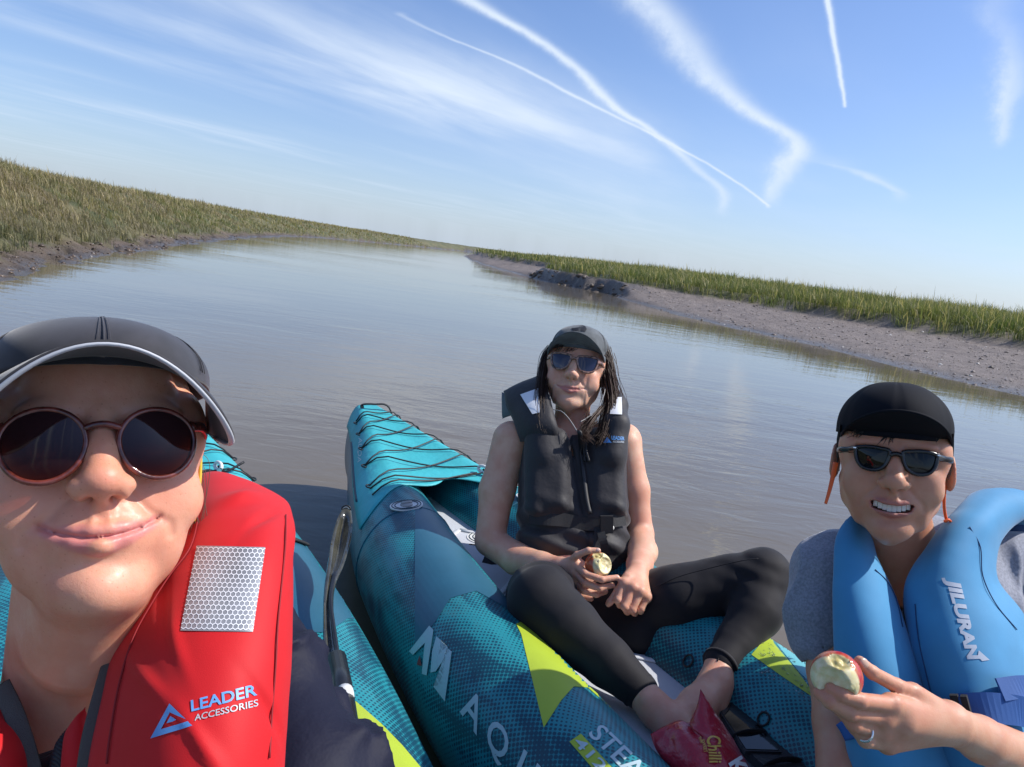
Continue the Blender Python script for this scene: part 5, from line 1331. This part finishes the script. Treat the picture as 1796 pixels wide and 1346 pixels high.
    def lock(pts, n, spread, r0=.0009, wave=.004):
        P0 = [p if isinstance(p, np.ndarray) else W(*p) for p in pts]
        for k in range(int(n*2.6)):
            o = r.normal(0, 1, 3)*spread; ph = r.uniform(0, 6.3); fr_ = r.uniform(.7, 1.3)
            Q = [p+o*(.9-.25*i/len(P0))+r.normal(0, spread*.12, 3) for i, p in enumerate(P0)]
            C_ = catmull(Q, 5); C_ = C_[:max(6, int(len(C_)*r.uniform(.72, 1.0)))]; m_ = len(C_); s_ = np.arange(m_)/m_; C_ = C_+(np.outer(np.sin(ph+s_*11*fr_), _rc)+np.outer(np.cos(ph+s_*9*fr_), _f))*wave*(s_*(1.15-s_))[:, None]*1.6
            mb.tube(C_, np.linspace(r0*r.uniform(.7, 1.3), r0*.35, m_), 3, cap=False)
    lock([L.p((-.066, -.015, .050)), L.p((-.083, -.030, .004)), (949, 690, 1.95), (948, 730, 1.90), (954, 762, 1.875)], 120, .008)
    lock([L.p((-.066, -.015, .050)), L.p((-.083, -.030, .004)), (954, 700, 1.97), (962, 740, 1.92)], 80, .009)
    lock([L.p((.066, -.015, .050)), L.p((.084, -.028, .004)), (1070, 700, 1.98), (1060, 745, 1.92), (1050, 785, 1.87)], 110, .012, wave=.005)
    lock([L.p((.066, -.015, .050)), L.p((.084, -.028, .004)), (1080, 710, 2.0), (1066, 755, 1.92), (1040, 780, 1.87)], 80, .012, wave=.010)
    lock([(1040, 735, 1.93), (1030, 745, 1.91), (1024, 760, 1.88), (1040, 775, 1.87)], 50, .008, wave=.008)
    
    
    for k in range(26):    # fringe under the cap
        x0 = r.uniform(-.045, .01); a = L.p((x0, -.086, .052)); b = L.p((x0-.010+r.normal(0, .004), -.094, .036+r.normal(0, .004))); e = L.p((x0-.022+r.normal(0, .005), -.092, .024+r.normal(0, .004))); mb.tube(catmull([a, b, e], 5), np.linspace(.0010, .0003, 11), 4, cap=False)
    for grp in (([L.p((-.066, -.015, .050)), L.p((-.083, -.030, .004)), (950, 700, 1.955), (949, 735, 1.905), (955, 758, 1.88)], .0065, 46), ([L.p((.066, -.015, .050)), L.p((.084, -.028, .004)), (1073, 705, 1.965), (1066, 745, 1.91), (1050, 782, 1.87)], .009, 60), ([(1056, 715, 1.95), (1036, 740, 1.905), (1026, 757, 1.885), (1036, 772, 1.872)], .006, 14)):
        for k in range(grp[2]):
            o_ = r.normal(0, 1, 3)*grp[1]; Q_ = catmull([(p if isinstance(p, np.ndarray) else W(*p))+o_*(.8 if i else .4)+r.normal(0, .0015, 3) for i, p in enumerate(grp[0])], 5); Q_ = Q_[:int(len(Q_)*r.uniform(.7, 1.))]; mb.tube(Q_, np.linspace(.0034, .0006, len(Q_))*r.uniform(.7, 1.2), 5, cap=False)
    Sh = Solid()
    for P_, r_ in (([(966, 610, 2.03), (956, 650, 2.01), (951, 700, 1.96), (951, 740, 1.91), (956, 758, 1.885)], [.014, .016, .018, .013, .005]), ([(1062, 608, 2.04), (1069, 655, 2.02), (1073, 705, 1.97), (1066, 745, 1.915), (1050, 782, 1.875)], [.015, .020, .024, .022, .007]), ([(1050, 722, 1.94), (1032, 742, 1.905), (1030, 764, 1.88)], [.014, .015, .007])):
        Sh.chain([W(*p) for p in P_], r_, k=.01)
    h = mb.build('hair', Mh, root); h['kind'] = 'stuff'
    Mk = mat('pale_cord', (.34, .33, .31), .6)
    MB().tube(catmull([L.p((.080, -.01, -.012)), W(1060, 690, 1.955), W(1047, 718, 1.93), W(1030, 733, 1.915), W(1018, 740, 1.90)], 8), .0012, 6).build('chin_cord', Mk, root)
    MB().tube(catmull([L.p((-.080, -.01, -.012)), W(962, 710, 1.955), W(985, 722, 1.91), W(998, 735, 1.895), W(1012, 756, 1.875)], 8), .0012, 6).build('chin_cord', Mk, root)
    Mn_ = mat('fingernail_pink', (.66, .42, .34), .3)
    nail((1049, 966, 1.672), (1032, 966, 1.672), .0075, body, Mn_); nail((1082, 1013, 1.660), (1056, 1017, 1.650), .0065, body, Mn_); nail((1067, 1060, 1.655), (1084, 1036, 1.655), .0072, body, Mn_)
    return dict(root=root, body=body, L=L, vest=vest)
W2 = woman_mid()
bite_apple('apple', W(1049, 991, 1.685), .031, (-.2, -.2, 1.), [((-.042, .042, .026), .045), ((-.030, .0, .040), .018), ((.006, .034, .038), .018)], 'half-eaten apple held by the woman in the middle kayak', tone=(.50, .10, .04))
# seat back behind her
Mseat = mat('black_seat', (.012, .012, .014), .65, bump=(40, .004))
panel('seat_backrest', [[(850, 975, 2.02), (930, 960, 2.10), (1010, 955, 2.12), (1100, 965, 2.08)], [(838, 1010, 1.98), (930, 1010, 2.06), (1010, 1010, 2.08), (1110, 1015, 2.05)], [(845, 1060, 1.90), (930, 1075, 1.98), (1010, 1085, 2.0), (1115, 1075, 1.98)], [(880, 1100, 1.85), (940, 1120, 1.92), (1010, 1130, 1.95), (1110, 1110, 1.92)]], .05, Mseat, K2['root'], n=6)
P = [hit(bvh(K2['floor']), x, y, .01) for x, y in ((826, 965), (836, 985), (850, 1000))]
for k in range(3):
    strap('seat_strap', [(828+k*7, 955+k*5, 2.12), (826+k*8, 985+k*4, 2.05), (846+k*8, 1012, 1.98)], .02, .003, M_WEB, K2['root'])

# ------------------------------------------------------------------ crisp packet, with the things beside it
def packet():
    Mp = mat('crimson_foil', (.36, .012, .030), .30, coat=.3, bump=(34, .006, 3)); root = empty('crisp_packet', tuple(W(1230, 1340, 1.22)), 'open crimson crisp packet with gold lettering lying by the bare feet', 'packet')
    rows = [[(1141, 1288, 1.20), (1165, 1274, 1.215), (1185, 1268, 1.225), (1211, 1266, 1.215), (1222, 1240, 1.21), (1229, 1209, 1.215)],
            [(1148, 1310, 1.195), (1172, 1296, 1.195), (1195, 1290, 1.185), (1215, 1284, 1.200), (1232, 1262, 1.195), (1243, 1232, 1.215)],
            [(1160, 1330, 1.18), (1185, 1318, 1.17), (1208, 1310, 1.160), (1228, 1300, 1.175), (1245, 1285, 1.18), (1262, 1262, 1.21)],
            [(1176, 1352, 1.17), (1200, 1342, 1.15), (1222, 1334, 1.140), (1245, 1325, 1.15), (1265, 1312, 1.165), (1285, 1300, 1.20)],
            [(1195, 1385, 1.16), (1222, 1378, 1.13), (1248, 1368, 1.12), (1272, 1358, 1.13), (1292, 1348, 1.15), (1312, 1346, 1.19)],
            [(1215, 1430, 1.15), (1240, 1425, 1.13), (1270, 1415, 1.11), (1298, 1402, 1.12), (1320, 1395, 1.14), (1340, 1385, 1.18)]]
    def cr(u, v): return .006*np.sin(v*9+u*4)*np.exp(-((v-.62-.1*u)/.09)**2)-.008*np.exp(-((v-.64)/.02)**2)*(u < .45)
    o, _ = panel('foil_bag', rows, .02, Mp, root, n=9, wr=.005, ws=26, seed=9, edge=8, fn=cr)
    o.data.materials.clear(); o.data.materials.append(Mp)
    T = bvh(o); Mg = mat('gold_print', (.60, .36, .06), .35); 
    quad_text('lettering', 'Chilli', [(1240, 1294), (1243, 1344), (1266, 1338), (1262, 1290)][::1], T, Mg, o, 1, .02, shear=.3, off=.0025)
    quad_text('lettering', 'SWEET', [(1230, 1300), (1234, 1322), (1240, 1320), (1237, 1297)], T, Mg, o, 1, .02, off=.0025)
    quad_text('lettering', 'THAI', [(1224, 1296), (1228, 1306), (1234, 1304), (1230, 1293)], T, Mg, o, 1, .02, off=.0025)
    quad_text('lettering', 'K', [(1276, 1340), (1290, 1368), (1312, 1350), (1298, 1326)], T, M_WHITE, o, 1, .04, off=.0025)
packet()
def sandal():
    root = empty('sandal', tuple(W(1300, 1310, 1.45)), 'black strapped sandal lying on the kayak floor beside the crisp packet', 'sandal')
    c = hit(bvh(K2['floor']), 1345, 1345, .012); c = W(1345, 1345, 1.40) if c is None else c
    d = np.append(K2['K'].d, 0); r_ = np.append(K2['K'].r, 0)
    a = np.linspace(0, 2*np.pi, 40, endpoint=False); V = []
    for z in (0, .018): 
        for x in a: V.append(c+d*.115*math.cos(x)+r_*(.040+.006*math.cos(x))*math.sin(x)*1.0+np.array([0, 0, z]))
    py_mesh('sole', V, [tuple(range(40))[::-1], tuple(range(40, 80))]+[(i, (i+1) % 40, 40+(i+1) % 40, 40+i) for i in range(40)], M_BLACK, root, False)
    for s in (-.05, .03):
        P = [c+d*(s+.01*math.cos(t))+r_*.043*math.cos(t)+np.array([0, 0, .008+.018*math.sin(t)]) for t in np.linspace(0, np.pi, 12)]; MB().tube(P, .006, 8, up=d, flat=.3).build('sandal_strap', M_WEB, root)
    ph = empty('phone', tuple(W(1295, 1300, 1.42)), 'dark phone lying flat between the sandal and the crisp packet', 'phone')
    cc = hit(bvh(K2['floor']), 1302, 1300, .03); cc = W(1302, 1300, 1.42) if cc is None else cc
    MB().box(cc, np.array([nrm(r_+d*.4), nrm(d-r_*.4), (0, 0, 1.)]), (.036, .072, .004)).build('phone_case', M_BLACK, ph, False)
    MB().box(cc+np.array([0, 0, .0045]), np.array([nrm(r_+d*.4), nrm(d-r_*.4), (0, 0, 1.)]), (.033, .068, .0008)).build('screen', mat('dark_glass', (.01, .012, .015), .05), ph, False)
sandal()
# ================================================================== MAN IN BLUE VEST
def man():
    root = empty('person', tuple(K2['K'](2.35, .05, .16)), 'smiling man in black cap and blue foam vest at the right, holding an apple', 'person')
    Sd = Solid(); Fm = look_frame(1567, 810, yaw=R(3), pitch=R(-1), roll=R(3.5)); c = W(1564, 803, 1.175)
    L = Loc(Sd, c, Fm, 1.04)
    info = head(L, smile=1.1, teeth=True, nose=1.05, lipf=1.1, ears=True, face_w=.99, jaw=1.08, full=.45, mouth_w=.98, cran=.97)
    nb = W(1590, 1010, 1.27); Sd.cap(L.p((0, .035, -.06)), nb, .056, .060, k=.03)
    Sd.ell(L.p((0, -.062, -.118)), (.006, .008, .008), k=.02)
    # trunk and legs (seated, legs run down out of the picture)
    hip = K2['K'](2.35, .06, .27); chest = W(1625, 1150, 1.33)
    Sd.ell(chest, (.15, .10, .20), frame(x=_rc, z=_uc), k=.05); Sd.cap(chest, hip, .12, .13, k=.06)
    Sd.cap(W(1480, 1000, 1.30), W(1780, 1005, 1.36), .04, .04, k=.04)
    # arm hanging at the photo's left
    Sd.chain([W(1462, 1000, 1.30), W(1455, 1090, 1.24), W(1462, 1180, 1.20)], [.050, .046, .040], k=.03)
    Sd.chain([W(1462, 1180, 1.20), W(1475, 1270, 1.13), W(1468, 1400, 1.05)], [.040, .040, .028], k=.02)
    hb = W(1468, 1400, 1.05); fingers(Sd, hb, [[(1455, 1445, 1.02), (1450, 1480, 1.0), (1455, 1500, 1.0)], [(1467, 1450, 1.01), (1465, 1490, .99), (1470, 1512, .99)], [(1480, 1450, 1.01), (1480, 1488, 1.0), (1484, 1508, 1.0)], [(1492, 1445, 1.02), (1494, 1475, 1.01), (1496, 1492, 1.01)], [(1445, 1425, 1.03), (1432, 1450, 1.0), (1430, 1470, 1.0)]], .026, .014, .009)
    # raised forearm with the apple
    w = W(1662, 1268, .915); el = W(1880, 1372, 1.08)
    Sd.chain([W(1830, 1000, 1.35), W(1865, 1180, 1.22), el], [.052, .047, .042], k=.03)
    Sd.chain([el, W(1790, 1330, 1.01), W(1720, 1297, .955), w], [.042, .037, .028, .0245], k=.02)
    fingers(Sd, w, [[(1563, 1236, .850), (1507, 1229, .822), (1478, 1219, .818), (1457, 1208, .825)],
                    [(1547, 1258, .850), (1490, 1250, .826), (1455, 1231, .822), (1436, 1216, .832)],
                    [(1544, 1283, .858), (1497, 1270, .836), (1476, 1247, .842), (1470, 1228, .865)],
                    [(1556, 1303, .868), (1518, 1298, .850), (1500, 1277, .855), (1497, 1258, .872)],
                    [(1600, 1215, .880), (1572, 1203, .868), (1530, 1180, .852), (1508, 1161, .850)]], .0225, .0130, .0092)
    Sd.cap(W(1580, 1262, .862), w, .020, .022, k=.015)
    Ms = skin_mat('tan_skin', (.56, .31, .195), (.40, .14, .12), .28, .0, .10, rough=.45)
    body = Sd.build('body', .0024, Ms, root); face_paint(body, L, info, 1.1)
    nail((1508, 1161, .850), (1530, 1180, .852), .0088, body, mat('fingernail_tan', (.60, .38, .27), .3))
    # teeth
    Mt = mat('teeth', (.72, .67, .58), .22, sss=.1); mb_gum = None
    for k in range(-4, 5):
        if k == 0: pass
        x = (k+.5)*.0060 if k < 4 else None
        if x is None: continue
        z0 = -.0705+.0100*(abs(x)/.030)**2+(0 if abs(k+.5) < 1 else .0006); wdt = .00335 if abs(k+.5) < 1 else .00325; hgt = .0085
        y = -.0896+14*x*x; tn = nrm(L.A@np.array([1, 30*x, 0])); tz = L.A@np.array([0, 0, 1.]); ty = np.cross(tz, tn)
        Sx = Solid(); Sx.box(L.p((x, y, z0)), (wdt, .0022, hgt), np.array([tn, ty, tz]), rd=.0009, k=0); Sx.build('tooth', .0006, Mt, root)
    mo = MB(); 
    Sx = Solid(); Loc(Sx, L.c, L.A.T, L.s).ell((0, -.072, -.0725), (.026, .010, .009), k=0); Sx.build('mouth_inside', .0015, mat('mouth_dark', (.06, .012, .012), .5), root)
    # grey t-shirt
    Mt_ = mat('grey_marl_shirt', (.24, .25, .30), .85, sheen=.3, bump=(14, .004, 3), var=(240, .22))
    S2 = Solid()
    S2.ell(W(1625, 1160, 1.33), (.185, .125, .27), frame(x=_rc, z=_uc), k=.05)
    S2.chain([W(1475, 985, 1.28), W(1452, 1010, 1.265), W(1440, 1075, 1.245), W(1447, 1115, 1.235)], [.055, .058, .057, .056], k=.03)
    S2.chain([W(1765, 990, 1.34), W(1830, 1000, 1.345), W(1850, 1100, 1.28)], [.055, .060, .060], k=.03)
    S2.cap(W(1475, 985, 1.29), W(1790, 985, 1.35), .045, .05, k=.04)
    S2.cap(W(1447, 1110, 1.235), W(1455, 1190, 1.205), .046, .044, k=.004, mode='s')
    S2.cap(L.p((0, .01, -.07)), W(1592, 1015, 1.245), .062, .062, k=.008, mode='s')
    def wr(P): a = 1-np.abs(fbm(P*np.array([9., 9., 5.]), 2, 3))*2.4; return -.009*np.clip(a, 0, 1)**3-fbm(P*6, 2, 9)*.004
    S2.warp(wr, [-9, -9, -9], [9, 9, 9]); sh = S2.build('t_shirt', .0045, Mt_, root)
    S4 = Solid(); S4.ell(hip, (.16, .13, .12), k=.03); kn = [np.array([.30, .62, .30]), np.array([.52, .50, .33])]
    for k_ in kn: S4.cap(hip, k_, .088, .065, k=.04); S4.cap(k_, k_+np.array([-.12, -.28, -.12]), .063, .045, k=.02)
    S4.build('trousers', .006, M_BLACK, root)
    # blue vest
    Mb = mat('blue_neoprene', (.050, .25, .46), .70, sheen=.20, spec=.3, bump=(1500, .00012, 1), var=(6, .10)); Mbd = mat('dark_blue_binding', (.010, .055, .15), .7)
    left = [[(1530, 1010, 1.46), (1545, 1005, 1.47), (1565, 1005, 1.48), (1585, 1010, 1.48)], [(1512, 935, 1.38), (1522, 930, 1.39), (1534, 932, 1.40), (1546, 938, 1.41)], [(1496, 903, 1.235), (1503, 902, 1.25), (1510, 905, 1.27), (1518, 912, 1.29)], [(1470, 945, 1.185), (1490, 950, 1.17), (1510, 960, 1.18), (1526, 975, 1.21)],
            [(1464, 1010, 1.155), (1495, 1020, 1.13), (1530, 1030, 1.13), (1559, 1040, 1.16)], [(1467, 1100, 1.125), (1505, 1105, 1.09), (1545, 1110, 1.09), (1586, 1115, 1.12)],
            [(1471, 1200, 1.10), (1520, 1200, 1.06), (1570, 1200, 1.06), (1612, 1205, 1.09)], [(1486, 1290, 1.08), (1540, 1290, 1.03), (1598, 1290, 1.03), (1643, 1290, 1.06)], [(1505, 1420, 1.06), (1570, 1420, 1.0), (1640, 1420, 1.0), (1690, 1420, 1.03)]]
    right = [[(1690, 1010, 1.48), (1725, 1005, 1.50), (1765, 1005, 1.51), (1800, 1010, 1.52)], [(1712, 925, 1.38), (1745, 915, 1.41), (1785, 915, 1.42), (1840, 925, 1.43)], [(1703, 884, 1.25), (1735, 872, 1.27), (1775, 872, 1.28), (1840, 888, 1.29)], [(1668, 918, 1.19), (1700, 908, 1.175), (1735, 908, 1.18), (1772, 920, 1.235)],
             [(1630, 968, 1.165), (1668, 962, 1.13), (1708, 965, 1.14), (1742, 962, 1.205)], [(1592, 1030, 1.155), (1640, 1030, 1.10), (1700, 1035, 1.10), (1742, 1018, 1.18)],
             [(1597, 1120, 1.115), (1660, 1120, 1.06), (1735, 1115, 1.07), (1792, 1082, 1.15)], [(1620, 1210, 1.085), (1690, 1210, 1.03), (1775, 1210, 1.04), (1860, 1190, 1.13)],
             [(1648, 1300, 1.055), (1720, 1300, 1.0), (1800, 1300, 1.01), (1885, 1300, 1.10)], [(1690, 1430, 1.04), (1750, 1430, .98), (1820, 1430, .98), (1900, 1430, 1.08)]]
    vl, Fl = panel('life_vest', left, .030, Mb, root, n=12, wr=.005, ws=7, seed=2, edge=10); vr, Fr = panel('vest_panel', right, .032, Mb, vl, n=12, wr=.005, ws=7, seed=4, edge=10)
    T = bvh(vr); Tl = bvh(vl)
    quad_text('lettering', 'JILURAN', [(1651, 1014), (1691, 1162), (1718, 1156), (1682, 1014)], T, mat('silver_print', (.42, .47, .55), .4), vr, 2, .05, shear=.15, off=.0009)
    poly_px('fin_mark', [(1716, 1141), (1735, 1158), (1722, 1160), (1714, 1152)], T, bpy.data.materials['silver_print'], vr, .0009, step=.3)
    hh = lambda tr, x, y, o=.004: (lambda p: p if p is not None else W(x, y, 1.1))(hit(tr, x, y, o))
    # stitched groove lines and edge binding
    for tr, par, ln in ((Tl, vl, [(1534, 1000), (1556, 1022), (1572, 1055), (1582, 1100)]), (T, vr, [(1606, 1060), (1612, 1120), (1630, 1200), (1652, 1290)]), (T, vr, [(1700, 925), (1718, 960), (1722, 1010), (1745, 1060), (1782, 1105)])):
        MB().tube(catmull([hh(tr, x, y, .0014) for x, y in ln], 6), .0009, 6).build('stitching', Mbd, par)
    def band(tr, pts, w, M, par, name='belt', off=.010, th=.003):
        P = catmull([hh(tr, x, y, off) for x, y in pts], 5); V = []; T_ = np.gradient(P, axis=0); T_ /= np.linalg.norm(T_, axis=1)[:, None]
        for p, t_ in zip(P, T_):
            n = nrm(np.array(CAMP)-p); s_ = nrm(np.cross(t_, n)); n = np.cross(s_, t_)
            for a, b in ((-1, -1), (-1, 1), (1, 1), (1, -1)): V.append(p+s_*a*w/2+n*b*th/2)
        return py_mesh(name, V, grid_faces(len(P), 4, True)+[(0, 1, 2, 3), tuple(len(V)-4+i for i in (3, 2, 1, 0))], M, par, False)
    Mbelt = mat('blue_belt', (.018, .090, .30), .65, bump=(900, .0001, 1))
    band(T, [(1690, 1244), (1730, 1243), (1770, 1247), (1792, 1252)], .040, Mbelt, vr)
    band(T, [(1742, 1212), (1770, 1207), (1790, 1206)], .030, Mbelt, vr, 'belt_tab', .014)
    band(T, [(1640, 1240), (1660, 1240), (1682, 1243)], .022, M_WEB, vr, 'belt_webbing', .012)
    b0 = hh(T, 1686, 1246, .016); fx = nrm(hh(T, 1700, 1247, .016)-b0); MB().box(b0, frame(x=fx, y=_uc), (.005, .021, .004)).build('buckle', M_WEB, vr, False)
    MB().box(b0+fx*.012, frame(x=fx, y=_uc), (.004, .020, .005)).build('buckle', M_WEB, vr, False)
    MB().box(b0+fx*.006, frame(x=fx, y=_uc), (.0055, .017, .0035)).build('buckle_core', Mbelt, vr, False)
    MB().tube(catmull([W(1588, 1050, 1.17), W(1592, 1120, 1.135), W(1612, 1205, 1.105), W(1642, 1295, 1.07)], 6), .004, 6, flat=.5).build('zipper', M_CORD, vl)
    panel('strap_end', [[(1466, 1272, 1.06), (1478, 1264, 1.055), (1492, 1262, 1.05)], [(1474, 1284, 1.055), (1488, 1280, 1.05), (1503, 1276, 1.045)], [(1482, 1300, 1.05), (1496, 1297, 1.045), (1508, 1288, 1.04)]], .004, Mbelt, vl, n=5, wr=.0005)
    # dark armhole back at far right
    panel('vest_back', [[(1740, 935, 1.40), (1790, 915, 1.40), (1850, 915, 1.42)], [(1745, 955, 1.42), (1790, 945, 1.43), (1850, 945, 1.44)], [(1750, 990, 1.44), (1790, 990, 1.46), (1850, 990, 1.46)]], .03, Mbd, vl, n=6)
    # dark lower back part beside the hanging sleeve
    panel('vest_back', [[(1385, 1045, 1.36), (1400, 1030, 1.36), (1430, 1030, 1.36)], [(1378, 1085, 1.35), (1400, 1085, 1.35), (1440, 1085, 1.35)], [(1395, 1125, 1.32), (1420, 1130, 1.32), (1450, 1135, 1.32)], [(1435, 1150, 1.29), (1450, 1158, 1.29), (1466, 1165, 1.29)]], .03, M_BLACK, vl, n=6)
    # cap
    Mc = mat('black_cap_cloth', (.004, .005, .009), .85, spec=.2, bump=(1400, .00008, 1))
    cap_hat(L, Mc, Mc, root, rx=.0815, ry=.114, rz=.076, c=(0, .012, .047), tilt=-.04, brim_len=.056, droop=.036, brim_w=1.02, brim_pitch=-.50, seams=False)
    # sunglasses
    Mf = mat('black_frame', (.006, .006, .007), .25, coat=.15); Mln = mat('dark_green_lens', (.004, .006, .006), .03, spec=.35)
    g = glasses(L, 'wayfarer', Mf, Mln, root, yoff=-.106, zoff=-.001, rim=.0030, scale=.91)
    Mch = mat('chrome_rivet', (.7, .7, .7), .2, metal=1.)
    for s in (-1, 1): MB().box(L.p((s*.0535, -.0955, .0105)), L.A.T, (.0030, .0015, .0008)).build('rivet', Mch, g, False)
    # hair
    Mh = mat('black_hair', (.012, .009, .008), .4); mb = MB(); r = np.random.default_rng(8)
    for k in range(120):
        x0 = r.uniform(-.052, .058); a = L.p((x0, -.084+abs(x0)*.3, .050)); b = L.p((x0-.004+r.normal(0, .003), -.096+abs(x0)*.35, .040)); e = L.p((x0-.010+r.normal(0, .006), -.094+abs(x0)*.35, .024+r.normal(0, .006)+.004*math.sin(x0*90))); mb.tube(catmull([a, b, e], 4), np.linspace(.0011, .0003, 9), 4, cap=False)
    for s in (-1, 1):
        for k in range(60):
            y0 = r.uniform(-.035, .05); a = L.p((s*.0775, y0, .045)); b = L.p((s*(.0785+r.normal(0, .001)), y0, .015)); e = L.p((s*(.077+r.normal(0, .001)), y0+.002, -.008+r.normal(0, .01)-(.02 if y0 > .03 else 0))); mb.tube(catmull([a, b, e], 4), np.linspace(.0012, .0004, 9), 4, cap=False)
    h = mb.build('hair', Mh, root); h['kind'] = 'stuff'
    Mo = mat('orange_cord', (.85, .13, .02), .45)
    MB().tube(catmull([W(1466, 812, 1.165), W(1461, 835, 1.15), W(1455, 860, 1.14), W(1448, 884, 1.135)], 6), np.linspace(.0042, .0022, 19), 8, flat=.4).build('earphone_cord', Mo, root)
    MB().tube(catmull([W(1661, 818, 1.165), W(1659, 845, 1.15), W(1656, 875, 1.15), W(1657, 898, 1.16), W(1663, 925, 1.17)], 6), .0024, 8).build('earphone_cord', Mo, root)
    MB().tube(catmull([W(1656, 915, 1.155), W(1664, 912, 1.155), W(1668, 919, 1.16), W(1660, 926, 1.16)], 6), .0022, 8).build('cord_knot', Mo, root)
    # ring
    rc = W(1516, 1284, .846); rd = nrm(W(1497, 1270, .836)-W(1544, 1283, .858)); x = nrm(np.cross(rd, _f)); y = np.cross(rd, x)
    MB().tube([rc+.0104*(x*math.cos(t)+y*math.sin(t)) for t in np.linspace(0, 6.283, 33)], .0016, 8, cap=False).build('ring', Mch, root)
    return dict(root=root, L=L)
MAN = man()
bite_apple('apple', W(1467, 1186, .838), .0285, (-.25, -.35, 1.), [((.040, .046, .030), .048), ((-.006, .034, .040), .019), ((.034, -.004, .038), .018), ((.006, .048, .0), .022)], 'apple core with red skin held up by the man in the blue vest')
